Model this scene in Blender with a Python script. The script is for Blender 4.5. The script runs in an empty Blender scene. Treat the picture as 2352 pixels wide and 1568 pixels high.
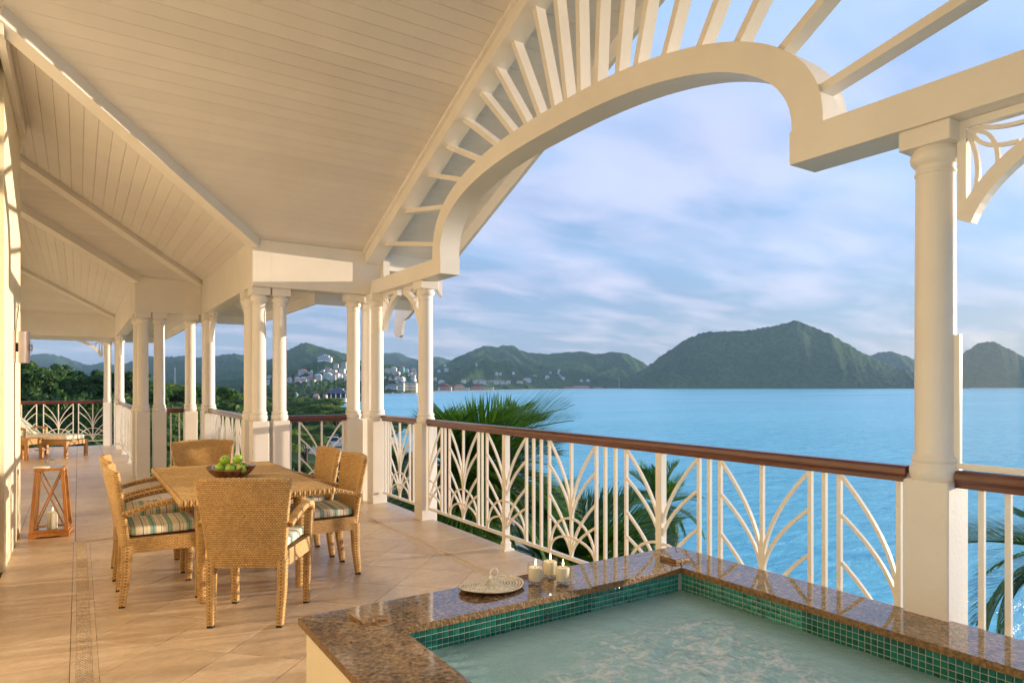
import bpy, math, random
import numpy as np
from mathutils import Vector, Matrix
random.seed(7)
RNG = np.random.default_rng(11)
C = bpy.context.scene.collection
PI = math.pi
SC = bpy.context.scene

# ------------------------------------------------------------------ camera
ANG = math.radians(33.17)                       # veranda axis against the view axis
CAM = np.array([-3.107, -6.489, 1.45])
FWD = np.array([math.sin(ANG), math.cos(ANG), 0.0])
RGT = np.array([math.cos(ANG), -math.sin(ANG), 0.0])
FPX, HOR = 1523.56, 884.04                      # focal length and horizon on a 2352 px wide frame
cd = bpy.data.cameras.new('camera')
cd.sensor_width = 36.0
cd.lens = 36.0 * FPX / 2352.0
cd.shift_y = (HOR - 784.0) / 2352.0
cd.clip_start = 0.05
cd.clip_end = 30000.0
cam = bpy.data.objects.new('camera', cd)
C.objects.link(cam)
cam.location = CAM
cam.rotation_euler = (PI / 2, 0, -ANG)
SC.camera = cam

# ------------------------------------------------------------------ light
SUN_EL = math.radians(4.9)
SUN_AZ = np.array([0.971, -0.240])              # towards the sun, seen from above
SUN_AZ = SUN_AZ / np.linalg.norm(SUN_AZ)
SUN_ROT = math.atan2(SUN_AZ[0], SUN_AZ[1])
SKY_STRENGTH = 0.05
w = bpy.data.worlds.new('World')
SC.world = w
w.use_nodes = True
nt = w.node_tree
for n_ in list(nt.nodes):
    nt.nodes.remove(n_)


def N(tree, kind, **kw):
    n = tree.nodes.new(kind)
    for k, v in kw.items():
        if k.startswith('i_'):
            key = k[2:]
            key = int(key) if key.isdigit() else key.replace('_', ' ')
            n.inputs[key].default_value = v
        else:
            setattr(n, k, v)
    return n


def L(tree, a, ao, b, bi):
    tree.links.new(a.outputs[ao], b.inputs[bi])


def math_n(tree, op, a, b=None, c=None, clamp=False):
    n = tree.nodes.new('ShaderNodeMath')
    n.operation = op
    n.use_clamp = clamp
    for i, q in enumerate((a, b, c)):
        if q is None:
            continue
        if isinstance(q, (int, float)):
            n.inputs[i].default_value = q
        else:
            tree.links.new(q, n.inputs[i])
    return n.outputs[0]


def ramp(tree, fac, stops, interp='LINEAR'):
    r = tree.nodes.new('ShaderNodeValToRGB')
    r.color_ramp.interpolation = interp
    els = r.color_ramp.elements
    while len(els) > 1:
        els.remove(els[-1])
    els[0].position = stops[0][0]
    els[0].color = (*stops[0][1], 1)
    for p, c_ in stops[1:]:
        e = els.new(p)
        e.color = (*c_, 1)
    tree.links.new(fac, r.inputs[0])
    return r.outputs[0]


def mixc(tree, fac, a, b, mode='MIX'):
    m = tree.nodes.new('ShaderNodeMix')
    m.data_type = 'RGBA'
    m.blend_type = mode
    for sock, q in ((m.inputs[0], fac), (m.inputs[6], a), (m.inputs[7], b)):
        if isinstance(q, (int, float)):
            sock.default_value = q
        elif isinstance(q, tuple):
            sock.default_value = (*q, 1) if len(q) == 3 else q
        else:
            tree.links.new(q, sock)
    return m.outputs[2]


sky = N(nt, 'ShaderNodeTexSky', sky_type='NISHITA', sun_disc=False, sun_elevation=SUN_EL,
        sun_rotation=SUN_ROT, altitude=20.0, air_density=1.0, dust_density=1.0, ozone_density=2.2)
tc = N(nt, 'ShaderNodeTexCoord')
sep = N(nt, 'ShaderNodeSeparateXYZ')
L(nt, tc, 'Generated', sep, 0)
zc = math_n(nt, 'MAXIMUM', sep.outputs[2], 0.0)
den = math_n(nt, 'ADD', zc, 0.16)
cx = math_n(nt, 'DIVIDE', sep.outputs[0], den)
cy = math_n(nt, 'DIVIDE', sep.outputs[1], den)
comb = N(nt, 'ShaderNodeCombineXYZ')
nt.links.new(cx, comb.inputs[0])
nt.links.new(cy, comb.inputs[1])
mp = N(nt, 'ShaderNodeMapping')
mp.inputs['Rotation'].default_value = (0, 0, 0.50)
mp.inputs['Scale'].default_value = (0.85, 1.5, 1.0)
L(nt, comb, 0, mp, 0)
cn = N(nt, 'ShaderNodeTexNoise', i_Scale=0.62, i_Detail=5.0, i_Roughness=0.40, i_Distortion=0.15)
L(nt, mp, 0, cn, 'Vector')
cn2 = N(nt, 'ShaderNodeTexNoise', i_Scale=2.1, i_Detail=5.0, i_Roughness=0.5, i_Distortion=0.3)
L(nt, mp, 0, cn2, 'Vector')
# more cloud lower in the sky, as layers seen edge-on
lowb = ramp(nt, zc, [(0.0, (0.40,) * 3), (0.12, (0.30,) * 3), (0.30, (0.12,) * 3), (0.60, (0.0,) * 3)])
cm = math_n(nt, 'ADD', cn.outputs[0], lowb)
mask = ramp(nt, cm, [(0.43, (0, 0, 0)), (0.66, (0.58,) * 3), (0.86, (0.90,) * 3)])
# cloud colour: lavender white where thin and high, slate blue in the thick low banks
thick = math_n(nt, 'ADD', cn2.outputs[0], math_n(nt, 'MULTIPLY', lowb, 0.85))
ccol = ramp(nt, thick, [(0.38, (0.325, 0.290, 0.345)), (0.54, (0.300, 0.262, 0.325)), (0.68, (0.205, 0.198, 0.280)), (0.84, (0.095, 0.128, 0.215))])
SKYGAIN = mixc(nt, 1.0, sky.outputs[0], (0.92, 0.98, 1.12), 'MULTIPLY')
hz = ramp(nt, zc, [(0.0, (0.062, 0.118, 0.225)), (0.10, (0.095, 0.165, 0.285)), (0.25, (0.145, 0.250, 0.385)), (0.45, (0.135, 0.255, 0.410)), (1.0, (0.07, 0.16, 0.32))])
vis = mixc(nt, mask, hz, ccol)
bg1 = N(nt, 'ShaderNodeBackground', i_Strength=SKY_STRENGTH)
nt.links.new(SKYGAIN, bg1.inputs[0])
bg2 = N(nt, 'ShaderNodeBackground', i_Strength=1.22)
nt.links.new(vis, bg2.inputs[0])
add = N(nt, 'ShaderNodeAddShader')
L(nt, bg1, 0, add, 0)
L(nt, bg2, 0, add, 1)
wo = N(nt, 'ShaderNodeOutputWorld')
L(nt, add, 0, wo, 0)

HAZE = 1.0e-4
sl = bpy.data.lights.new('sun', 'SUN')
sl.energy = 5.0
sl.angle = math.radians(0.6)
sl.color = (1.0, 0.80, 0.58)
sun = bpy.data.objects.new('sun', sl)
C.objects.link(sun)
sv = Vector((SUN_AZ[0] * math.cos(SUN_EL), SUN_AZ[1] * math.cos(SUN_EL), math.sin(SUN_EL)))
sun.rotation_euler = sv.to_track_quat('Z', 'Y').to_euler()
sun.location = (20, -5, 10)

SC.view_settings.view_transform = 'Standard'
SC.view_settings.look = 'None'
SC.view_settings.gamma = 1.0
SC.view_settings.exposure = 0.95
SC.view_settings.use_curve_mapping = False
SC.render.engine = 'CYCLES'
SC.cycles.use_denoising = True
SC.cycles.max_bounces = 10
SC.cycles.diffuse_bounces = 6
SC.cycles.glossy_bounces = 4
SC.cycles.transmission_bounces = 6
SC.cycles.transparent_max_bounces = 10
SC.cycles.caustics_reflective = False
SC.cycles.caustics_refractive = False
SC.cycles.sample_clamp_indirect = 6.0


# ------------------------------------------------------------------ materials
def M(name, col, rough=0.5, var=0.0, vscale=4.0, vstretch=(1, 1, 1), bump=0.0, bscale=60.0, spec=0.4,
      metal=0.0, coat=0.0, objvar=0.0, islvar=0.0, coords='Object', trans=0.0):
    m = bpy.data.materials.new(name)
    m.use_nodes = True
    t = m.node_tree
    p = t.nodes['Principled BSDF']
    p.inputs['Roughness'].default_value = rough
    p.inputs['Specular IOR Level'].default_value = spec
    p.inputs['Metallic'].default_value = metal
    p.inputs['Coat Weight'].default_value = coat
    p.inputs['Coat Roughness'].default_value = 0.08
    c = None
    tcn = N(t, 'ShaderNodeTexCoord')
    mpn = N(t, 'ShaderNodeMapping')
    mpn.inputs['Scale'].default_value = vstretch
    L(t, tcn, coords, mpn, 0)
    base = (*col, 1)
    out = None
    if var:
        nn = N(t, 'ShaderNodeTexNoise', i_Scale=vscale, i_Detail=6.0, i_Roughness=0.6)
        L(t, mpn, 0, nn, 'Vector')
        out = ramp(t, nn.outputs[0], [(0.25, tuple(x * (1 - var) for x in col)), (0.5, col), (0.75, tuple(min(1, x * (1 + var)) for x in col))])
    for amount, src in ((objvar, 'o'), (islvar, 'i')):
        if amount:
            if src == 'o':
                q = N(t, 'ShaderNodeObjectInfo').outputs['Random']
            else:
                q = N(t, 'ShaderNodeNewGeometry').outputs['Random Per Island']
            k = ramp(t, q, [(0, (1 - amount,) * 3), (1, (1 + amount,) * 3)])
            out = mixc(t, 1.0, out if out is not None else base, k, 'MULTIPLY')
    if out is not None:
        t.links.new(out, p.inputs['Base Color'])
    else:
        p.inputs['Base Color'].default_value = base
    if bump:
        nb = N(t, 'ShaderNodeTexNoise', i_Scale=bscale, i_Detail=4.0)
        L(t, mpn, 0, nb, 'Vector')
        bp = N(t, 'ShaderNodeBump', i_Strength=bump, i_Distance=0.01)
        L(t, nb, 0, bp, 'Height')
        L(t, bp, 0, p, 'Normal')
    if trans:
        tr = N(t, 'ShaderNodeBsdfTranslucent')
        if out is not None:
            t.links.new(mixc(t, 1.0, out, (1.0, 1.15, 0.5), 'MULTIPLY'), tr.inputs[0])
        else:
            tr.inputs[0].default_value = base
        mx = N(t, 'ShaderNodeMixShader')
        mx.inputs[0].default_value = trans
        t.links.new(p.outputs[0], mx.inputs[1])
        t.links.new(tr.outputs[0], mx.inputs[2])
        t.links.new(mx.outputs[0], t.nodes['Material Output'].inputs[0])
    return m


MAT = {}
MAT['paint'] = M('cream_paint', (0.82, 0.785, 0.735), 0.42, var=0.07, vscale=1.6, bump=0.12, bscale=70)
MAT['ceil'] = M('ceiling_paint', (0.74, 0.705, 0.675), 0.5, var=0.04, vscale=3, bump=0.10, bscale=70, objvar=0.03)
MAT['rail'] = M('white_metal', (0.86, 0.835, 0.78), 0.35, bump=0.06, bscale=120)
MAT['wall'] = M('cream_stucco', (0.80, 0.71, 0.52), 0.75, var=0.05, vscale=2, bump=0.25, bscale=120)
MAT['wood'] = M('mahogany', (0.115, 0.028, 0.014), 0.28, var=0.45, vscale=6, vstretch=(8, 1.2, 8), spec=0.5, coat=0.4)
MAT['wick'] = M('wicker', (0.57, 0.355, 0.135), 0.42, var=0.12, vscale=9, islvar=0.18, spec=0.5)
MAT['wickcore'] = M('wicker_core', (0.27, 0.145, 0.045), 0.8)
MAT['teak'] = M('teak', (0.46, 0.24, 0.085), 0.5, var=0.25, vscale=7, vstretch=(6, 6, 1))
MAT['lantern'] = M('lantern_wood', (0.50, 0.205, 0.045), 0.4, var=0.25, vscale=9, vstretch=(5, 5, 1), coat=0.2)
MAT['grout'] = M('grout', (0.13, 0.085, 0.05), 0.9, var=0.15, vscale=20)
MAT['rubber'] = M('dark_rubber', (0.03, 0.03, 0.028), 0.7)
MAT['steel'] = M('brushed_steel', (0.72, 0.70, 0.66), 0.22, metal=1.0, var=0.05)
MAT['darkm'] = M('dark_metal', (0.05, 0.045, 0.04), 0.5, metal=0.6)
MAT['sconce'] = M('sconce_metal', (0.62, 0.50, 0.42), 0.42, metal=0.55, var=0.08, vscale=12)
MAT['straw'] = M('woven_straw', (0.86, 0.78, 0.62), 0.65, var=0.15, vscale=40, islvar=0.18, bump=0.3, bscale=150)
MAT['straw2'] = M('dark_straw', (0.40, 0.29, 0.15), 0.8)
MAT['wax'] = M('candle_wax', (0.88, 0.80, 0.64), 0.45)
MAT['wax'].node_tree.nodes['Principled BSDF'].inputs['Subsurface Weight'].default_value = 0.3
MAT['wax'].node_tree.nodes['Principled BSDF'].inputs['Subsurface Radius'].default_value = (0.02, 0.012, 0.006)
MAT['apple'] = M('green_apple', (0.30, 0.50, 0.035), 0.28, var=0.22, vscale=22, coat=0.35, objvar=0.12)
MAT['stem'] = M('apple_stem', (0.10, 0.06, 0.02), 0.8)
MAT['bark'] = M('bark', (0.10, 0.075, 0.05), 0.9, var=0.3, vscale=6, bump=0.5, bscale=14)
MAT['palmtrunk'] = M('palm_trunk', (0.17, 0.13, 0.09), 0.9, var=0.3, vscale=5, vstretch=(1, 1, 6), bump=0.5, bscale=10)
MAT['sand'] = M('sand', (0.52, 0.44, 0.33), 0.95, var=0.12, vscale=0.3)
MAT['white'] = M('white_render', (0.74, 0.73, 0.70), 0.7, objvar=0.1)
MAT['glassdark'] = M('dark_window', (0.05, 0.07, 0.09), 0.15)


def emis(name, col, s):
    m = bpy.data.materials.new(name)
    m.use_nodes = True
    p = m.node_tree.nodes['Principled BSDF']
    p.inputs['Base Color'].default_value = (*col, 1)
    p.inputs['Emission Color'].default_value = (*col, 1)
    p.inputs['Emission Strength'].default_value = s
    return m


MAT['flame'] = emis('flame', (1.0, 0.74, 0.36), 5.0)


def glass(name, tint=(1, 1, 1), rough=0.0, clear=0.9):
    """thin clear pane: mostly see-through with a Fresnel reflection"""
    m = bpy.data.materials.new(name)
    m.use_nodes = True
    t = m.node_tree
    t.nodes.remove(t.nodes['Principled BSDF'])
    tr = N(t, 'ShaderNodeBsdfTransparent')
    tr.inputs[0].default_value = (*tint, 1)
    gl = N(t, 'ShaderNodeBsdfGlossy', i_Roughness=rough)
    lw = N(t, 'ShaderNodeLayerWeight', i_Blend=0.5)
    f = math_n(t, 'ADD', math_n(t, 'MULTIPLY', math_n(t, 'POWER', lw.outputs['Facing'], 4.0), 0.45), 0.02)
    mx = N(t, 'ShaderNodeMixShader')
    t.links.new(f, mx.inputs[0])
    t.links.new(tr.outputs[0], mx.inputs[1])
    t.links.new(gl.outputs[0], mx.inputs[2])
    t.links.new(mx.outputs[0], t.nodes['Material Output'].inputs[0])
    return m


MAT['pane'] = glass('clear_pane', (0.975, 0.99, 0.985))
MAT['tumbler'] = glass('tumbler_glass', (0.95, 0.95, 0.93))


def floor_mat():
    m = bpy.data.materials.new('travertine_tile')
    m.use_nodes = True
    t = m.node_tree
    p = t.nodes['Principled BSDF']
    tcn = N(t, 'ShaderNodeTexCoord')
    oi = N(t, 'ShaderNodeObjectInfo')
    mp_ = N(t, 'ShaderNodeMapping')
    mp_.inputs['Scale'].default_value = (1.0, 1.7, 1.0)
    L(t, tcn, 'Object', mp_, 0)
    off = N(t, 'ShaderNodeVectorMath', operation='SCALE')
    off.inputs[0].default_value = (13.0, 7.0, 3.0)
    L(t, oi, 'Random', off, 'Scale')
    ad = N(t, 'ShaderNodeVectorMath', operation='ADD')
    L(t, mp_, 0, ad, 0)
    L(t, off, 0, ad, 1)
    n1 = N(t, 'ShaderNodeTexNoise', i_Scale=2.2, i_Detail=8.0, i_Roughness=0.62, i_Distortion=0.8)
    L(t, ad, 0, n1, 'Vector')
    n2 = N(t, 'ShaderNodeTexNoise', i_Scale=18.0, i_Detail=5.0, i_Roughness=0.7)
    L(t, ad, 0, n2, 'Vector')
    c1 = ramp(t, n1.outputs[0], [(0.28, (0.57, 0.405, 0.255)), (0.45, (0.66, 0.495, 0.325)), (0.6, (0.71, 0.555, 0.38)), (0.8, (0.76, 0.625, 0.455))])
    c2 = ramp(t, n2.outputs[0], [(0.3, (0.86,) * 3), (0.6, (1.04,) * 3)])
    c3 = mixc(t, 1.0, c1, c2, 'MULTIPLY')
    k = ramp(t, oi.outputs['Random'], [(0, (0.90, 0.885, 0.87)), (1, (1.06, 1.06, 1.07))])
    c4 = mixc(t, 1.0, c3, k, 'MULTIPLY')
    t.links.new(c4, p.inputs['Base Color'])
    r = ramp(t, n2.outputs[0], [(0.3, (0.42,) * 3), (0.7, (0.26,) * 3)])
    t.links.new(r, p.inputs['Roughness'])
    p.inputs['Specular IOR Level'].default_value = 0.45
    bpn = N(t, 'ShaderNodeBump', i_Strength=0.12, i_Distance=0.004)
    L(t, n2, 0, bpn, 'Height')
    L(t, bpn, 0, p, 'Normal')
    return m


MAT['tile'] = floor_mat()
MAT['chip'] = M('mosaic_chip_stone', (0.62, 0.48, 0.33), 0.5, islvar=0.15)


def granite():
    m = bpy.data.materials.new('brown_granite')
    m.use_nodes = True
    t = m.node_tree
    p = t.nodes['Principled BSDF']
    tcn = N(t, 'ShaderNodeTexCoord')
    n1 = N(t, 'ShaderNodeTexNoise', i_Scale=9.0, i_Detail=6.0, i_Roughness=0.65, i_Distortion=1.2)
    L(t, tcn, 'Object', n1, 'Vector')
    n2 = N(t, 'ShaderNodeTexNoise', i_Scale=55.0, i_Detail=4.0, i_Roughness=0.6)
    L(t, tcn, 'Object', n2, 'Vector')
    vo = N(t, 'ShaderNodeTexVoronoi', i_Scale=120.0)
    L(t, tcn, 'Object', vo, 'Vector')
    c1 = ramp(t, n2.outputs[0], [(0.32, (0.045, 0.032, 0.022)), (0.42, (0.16, 0.098, 0.055)), (0.55, (0.27, 0.178, 0.105)), (0.7, (0.40, 0.29, 0.19))])
    c2 = ramp(t, n1.outputs[0], [(0.3, (0.55, 0.50, 0.47)), (0.5, (1.0, 0.95, 0.9)), (0.7, (1.25, 1.15, 1.0))])
    c3 = mixc(t, 1.0, c1, c2, 'MULTIPLY')
    sp = ramp(t, vo.outputs['Distance'], [(0.10, (0.45, 0.42, 0.40)), (0.30, (1, 1, 1))])
    c4 = mixc(t, 0.6, c3, sp, 'MULTIPLY')
    t.links.new(c4, p.inputs['Base Color'])
    p.inputs['Roughness'].default_value = 0.05
    p.inputs['Specular IOR Level'].default_value = 0.85
    return m


MAT['granite'] = granite()
MAT['gedge'] = M('rough_granite_edge', (0.22, 0.125, 0.05), 0.5, var=0.75, vscale=60, bump=0.7, bscale=90)
MAT['mos'] = M('green_glass_tile', (0.009, 0.15, 0.11), 0.12, var=0.3, vscale=5, islvar=0.35, objvar=0.35, spec=0.6)
MAT['mgrout'] = M('pool_grout', (0.42, 0.46, 0.40), 0.85)


def stripes():
    m = bpy.data.materials.new('striped_canvas')
    m.use_nodes = True
    t = m.node_tree
    p = t.nodes['Principled BSDF']
    tcn = N(t, 'ShaderNodeTexCoord')
    sp = N(t, 'ShaderNodeSeparateXYZ')
    L(t, tcn, 'Object', sp, 0)
    q = math_n(t, 'FRACT', math_n(t, 'MULTIPLY', math_n(t, 'ADD', sp.outputs[1], 1.02), 4.6))
    cr = (0.82, 0.74, 0.60)
    te = (0.10, 0.36, 0.33)
    bl = (0.05, 0.17, 0.27)
    ol = (0.42, 0.40, 0.20)
    sq = (0.30, 0.50, 0.42)
    st = [(0.0, cr), (0.10, bl), (0.125, cr), (0.20, ol), (0.215, cr), (0.30, sq), (0.37, te), (0.42, cr), (0.44, bl), (0.46, cr),
          (0.60, te), (0.62, cr), (0.66, ol), (0.68, cr), (0.78, bl), (0.795, sq), (0.86, ol), (0.885, te), (0.91, cr)]
    c = ramp(t, q, st, 'CONSTANT')
    n1 = N(t, 'ShaderNodeTexNoise', i_Scale=14.0, i_Detail=3.0)
    L(t, tcn, 'Object', n1, 'Vector')
    k = ramp(t, n1.outputs[0], [(0.3, (0.9,) * 3), (0.7, (1.05,) * 3)])
    t.links.new(mixc(t, 1.0, c, k, 'MULTIPLY'), p.inputs['Base Color'])
    p.inputs['Roughness'].default_value = 0.85
    bpn = N(t, 'ShaderNodeBump', i_Strength=0.35, i_Distance=0.01)
    L(t, n1, 0, bpn, 'Height')
    L(t, bpn, 0, p, 'Normal')
    return m


MAT['stripe'] = stripes()


def bowl_mat():
    m = bpy.data.materials.new('root_wood')
    m.use_nodes = True
    t = m.node_tree
    p = t.nodes['Principled BSDF']
    tcn = N(t, 'ShaderNodeTexCoord')
    n1 = N(t, 'ShaderNodeTexNoise', i_Scale=9.0, i_Detail=6.0, i_Roughness=0.6, i_Distortion=2.0)
    L(t, tcn, 'Object', n1, 'Vector')
    c = ramp(t, n1.outputs[0], [(0.34, (0.012, 0.006, 0.003)), (0.43, (0.11, 0.035, 0.010)), (0.55, (0.20, 0.068, 0.020)), (0.72, (0.33, 0.14, 0.055))])
    t.links.new(c, p.inputs['Base Color'])
    p.inputs['Roughness'].default_value = 0.25
    p.inputs['Coat Weight'].default_value = 0.4
    bpn = N(t, 'ShaderNodeBump', i_Strength=0.5, i_Distance=0.01)
    L(t, n1, 0, bpn, 'Height')
    L(t, bpn, 0, p, 'Normal')
    return m


MAT['bowl'] = bowl_mat()


def leafmat(name, dark, light, trans=0.35, rough=0.5):
    m = bpy.data.materials.new(name)
    m.use_nodes = True
    t = m.node_tree
    p = t.nodes['Principled BSDF']
    g = N(t, 'ShaderNodeNewGeometry')
    oi = N(t, 'ShaderNodeObjectInfo')
    c = ramp(t, g.outputs['Random Per Island'], [(0, dark), (1, light)])
    k = ramp(t, oi.outputs['Random'], [(0, (0.7, 0.78, 0.8)), (0.5, (1, 1, 1)), (1, (1.3, 1.2, 0.9))])
    c2 = mixc(t, 1.0, c, k, 'MULTIPLY')
    t.links.new(c2, p.inputs['Base Color'])
    p.inputs['Roughness'].default_value = rough
    p.inputs['Specular IOR Level'].default_value = 0.3
    tr = N(t, 'ShaderNodeBsdfTranslucent')
    t.links.new(mixc(t, 1.0, c2, (1.1, 1.3, 0.5), 'MULTIPLY'), tr.inputs[0])
    mx = N(t, 'ShaderNodeMixShader')
    mx.inputs[0].default_value = trans
    t.links.new(p.outputs[0], mx.inputs[1])
    t.links.new(tr.outputs[0], mx.inputs[2])
    t.links.new(mx.outputs[0], t.nodes['Material Output'].inputs[0])
    return m


MAT['leaf'] = leafmat('dark_leaf', (0.036, 0.082, 0.024), (0.09, 0.17, 0.04), 0.4)
MAT['leaf2'] = leafmat('feathery_leaf', (0.075, 0.135, 0.036), (0.18, 0.25, 0.062), 0.45)
MAT['palm'] = leafmat('palm_leaf', (0.04, 0.115, 0.026), (0.17, 0.29, 0.05), 0.4, 0.32)


# ------------------------------------------------------------------ mesh helper
class MB:
    def __init__(self):
        self.v, self.f, self.n = [], [], 0

    def add(self, verts, faces):
        verts = np.asarray(verts, float).reshape(-1, 3)
        b = self.n
        self.v.append(verts)
        self.f.extend([tuple(i + b for i in q) for q in faces])
        self.n += len(verts)

    def box(self, x0, x1, y0, y1, z0, z1):
        self.add([(x0, y0, z0), (x1, y0, z0), (x1, y1, z0), (x0, y1, z0), (x0, y0, z1), (x1, y0, z1), (x1, y1, z1), (x0, y1, z1)],
                 [(0, 3, 2, 1), (4, 5, 6, 7), (0, 1, 5, 4), (1, 2, 6, 5), (2, 3, 7, 6), (3, 0, 4, 7)])

    def bbox(self, x0, x1, y0, y1, z0, z1, b):
        """box with chamfered vertical edges and top"""
        o = [(x0 + b, y0), (x1 - b, y0), (x1, y0 + b), (x1, y1 - b), (x1 - b, y1), (x0 + b, y1), (x0, y1 - b), (x0, y0 + b)]
        cxm, cym = (x0 + x1) / 2, (y0 + y1) / 2
        i = [(cxm + (x - cxm) * (1 - 2 * b / (x1 - x0)), cym + (y - cym) * (1 - 2 * b / (y1 - y0))) for x, y in o]
        vs = [(x, y, z0) for x, y in o] + [(x, y, z1 - b) for x, y in o] + [(x, y, z1) for x, y in i]
        fs = [tuple(range(7, -1, -1)), tuple(range(16, 24))]
        for k in range(8):
            j = (k + 1) % 8
            fs += [(k, j, 8 + j, 8 + k), (8 + k, 8 + j, 16 + j, 16 + k)]
        self.add(vs, fs)

    def bar(self, p, q, w, h, up=(0, 0, 1)):
        p, q, up = np.array(p, float), np.array(q, float), np.array(up, float)
        d = q - p
        d = d / np.linalg.norm(d)
        s = np.cross(d, up)
        s /= np.linalg.norm(s)
        t = np.cross(s, d)
        vs = [a + s * i * w / 2 + t * j * h / 2 for a in (p, q) for i, j in ((-1, -1), (1, -1), (1, 1), (-1, 1))]
        self.add(vs, [(0, 1, 2, 3), (7, 6, 5, 4), (0, 4, 5, 1), (1, 5, 6, 2), (2, 6, 7, 3), (3, 7, 4, 0)])

    def sweep(self, pts, side, w, h, closed=False):
        """rectangular section swept along a plane curve; side = normal of that plane"""
        pts = np.asarray(pts, float)
        side = np.asarray(side, float)
        tg = np.gradient(pts, axis=0)
        tg /= np.linalg.norm(tg, axis=1)[:, None]
        nr = np.cross(side, tg)
        vs = np.stack([pts + side * w / 2 + nr * h / 2, pts - side * w / 2 + nr * h / 2, pts - side * w / 2 - nr * h / 2, pts + side * w / 2 - nr * h / 2], 1).reshape(-1, 3)
        fs = []
        m = len(pts)
        for i in range(m - 1):
            for k in range(4):
                a, b = i * 4 + k, i * 4 + (k + 1) % 4
                fs.append((a, b, b + 4, a + 4))
        fs += [(3, 2, 1, 0), tuple((m - 1) * 4 + k for k in range(4))]
        self.add(vs, fs)

    def tube(self, pts, rad, n=8, cap=True):
        pts = np.asarray(pts, float)
        rad = np.broadcast_to(np.asarray(rad, float), (len(pts),))
        tg = np.gradient(pts, axis=0)
        tg /= np.linalg.norm(tg, axis=1)[:, None] + 1e-12
        ref = np.array([0, 0, 1.0]) if abs(tg[0][2]) < 0.9 else np.array([1.0, 0, 0])
        vs = []
        for p, t, r in zip(pts, tg, rad):
            s = np.cross(t, ref)
            s /= np.linalg.norm(s) + 1e-12
            u = np.cross(s, t)
            a = np.arange(n) * 2 * PI / n
            vs.append(p + r * (np.cos(a)[:, None] * s + np.sin(a)[:, None] * u))
        m = len(pts)
        fs = [(i * n + k, i * n + (k + 1) % n, (i + 1) * n + (k + 1) % n, (i + 1) * n + k) for i in range(m - 1) for k in range(n)]
        if cap:
            fs += [tuple(range(n - 1, -1, -1)), tuple((m - 1) * n + k for k in range(n))]
        self.add(np.concatenate(vs), fs)

    def lathe(self, prof, n=24, c=(0, 0, 0), cap=True):
        vs = [(c[0] + r * math.cos(2 * PI * k / n), c[1] + r * math.sin(2 * PI * k / n), c[2] + z) for r, z in prof for k in range(n)]
        m = len(prof)
        fs = [(i * n + k, i * n + (k + 1) % n, (i + 1) * n + (k + 1) % n, (i + 1) * n + k) for i in range(m - 1) for k in range(n)]
        if cap:
            fs += [tuple(range(n - 1, -1, -1)), tuple((m - 1) * n + k for k in range(n))]
        self.add(vs, fs)

    def prism(self, poly, d):
        """poly: list of 3-D points (planar), d: extrusion vector"""
        poly = np.asarray(poly, float)
        d = np.asarray(d, float)
        m = len(poly)
        self.add(np.concatenate([poly, poly + d]), [tuple(range(m - 1, -1, -1)), tuple(range(m, 2 * m))] +
                 [(k, (k + 1) % m, m + (k + 1) % m, m + k) for k in range(m)])

    def grid(self, P, closed_u=False):
        """P: (nv, nu, 3)"""
        nv, nu = P.shape[:2]
        fs = []
        for j in range(nv - 1):
            for i in range(nu if closed_u else nu - 1):
                a, b = j * nu + i, j * nu + (i + 1) % nu
                fs.append((a, b, b + nu, a + nu))
        self.add(P.reshape(-1, 3), fs)

    def build(self, name, mat, parent=None, smooth=False, origin=None, auto=None):
        V = np.concatenate(self.v) if self.v else np.zeros((0, 3))
        if origin is not None:
            V = V - np.asarray(origin, float)
        me = bpy.data.meshes.new(name)
        me.from_pydata(V.tolist(), [], self.f)
        if mat:
            me.materials.append(mat)
        if smooth:
            me.polygons.foreach_set('use_smooth', [True] * len(me.polygons))
            if auto:
                me.set_sharp_from_angle(angle=math.radians(auto))
        o = bpy.data.objects.new(name, me)
        C.objects.link(o)
        if parent:
            o.parent = parent
        return o


def fast_mesh(name, V, F4, mat, parent=None, smooth=False):
    """quads only, numpy arrays"""
    me = bpy.data.meshes.new(name)
    nf = len(F4)
    me.vertices.add(len(V))
    me.vertices.foreach_set('co', np.asarray(V, np.float32).ravel())
    me.loops.add(nf * 4)
    me.loops.foreach_set('vertex_index', np.asarray(F4, np.int32).ravel())
    me.polygons.add(nf)
    me.polygons.foreach_set('loop_start', np.arange(0, nf * 4, 4, dtype=np.int32))
    me.polygons.foreach_set('loop_total', np.full(nf, 4, np.int32))
    if smooth:
        me.polygons.foreach_set('use_smooth', np.ones(nf, bool))
    me.update(calc_edges=True)
    me.materials.append(mat)
    o = bpy.data.objects.new(name, me)
    C.objects.link(o)
    if parent:
        o.parent = parent
    return o


def tag(o, label=None, cat=None, group=None, kind=None):
    for k, v in (('label', label), ('category', cat), ('group', group), ('kind', kind)):
        if v:
            o[k] = v
    return o


def thing(name, label, cat, loc=(0, 0, 0), rz=0.0, group=None):
    o = bpy.data.objects.new(name, None)
    o.empty_display_size = 0.1
    C.objects.link(o)
    o.location = loc
    o.rotation_euler = (0, 0, rz)
    return tag(o, label, cat, group)


def copy_tree(o, parent=None):
    c = o.copy()
    C.objects.link(c)
    c.parent = parent
    for ch in list(o.children):
        copy_tree(ch, c)
    return c


def inst(name, me, parent, loc=(0, 0, 0), rot=(0, 0, 0)):
    o = bpy.data.objects.new(name, me)
    C.objects.link(o)
    o.parent = parent
    o.location = loc
    o.rotation_euler = rot
    return o


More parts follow.
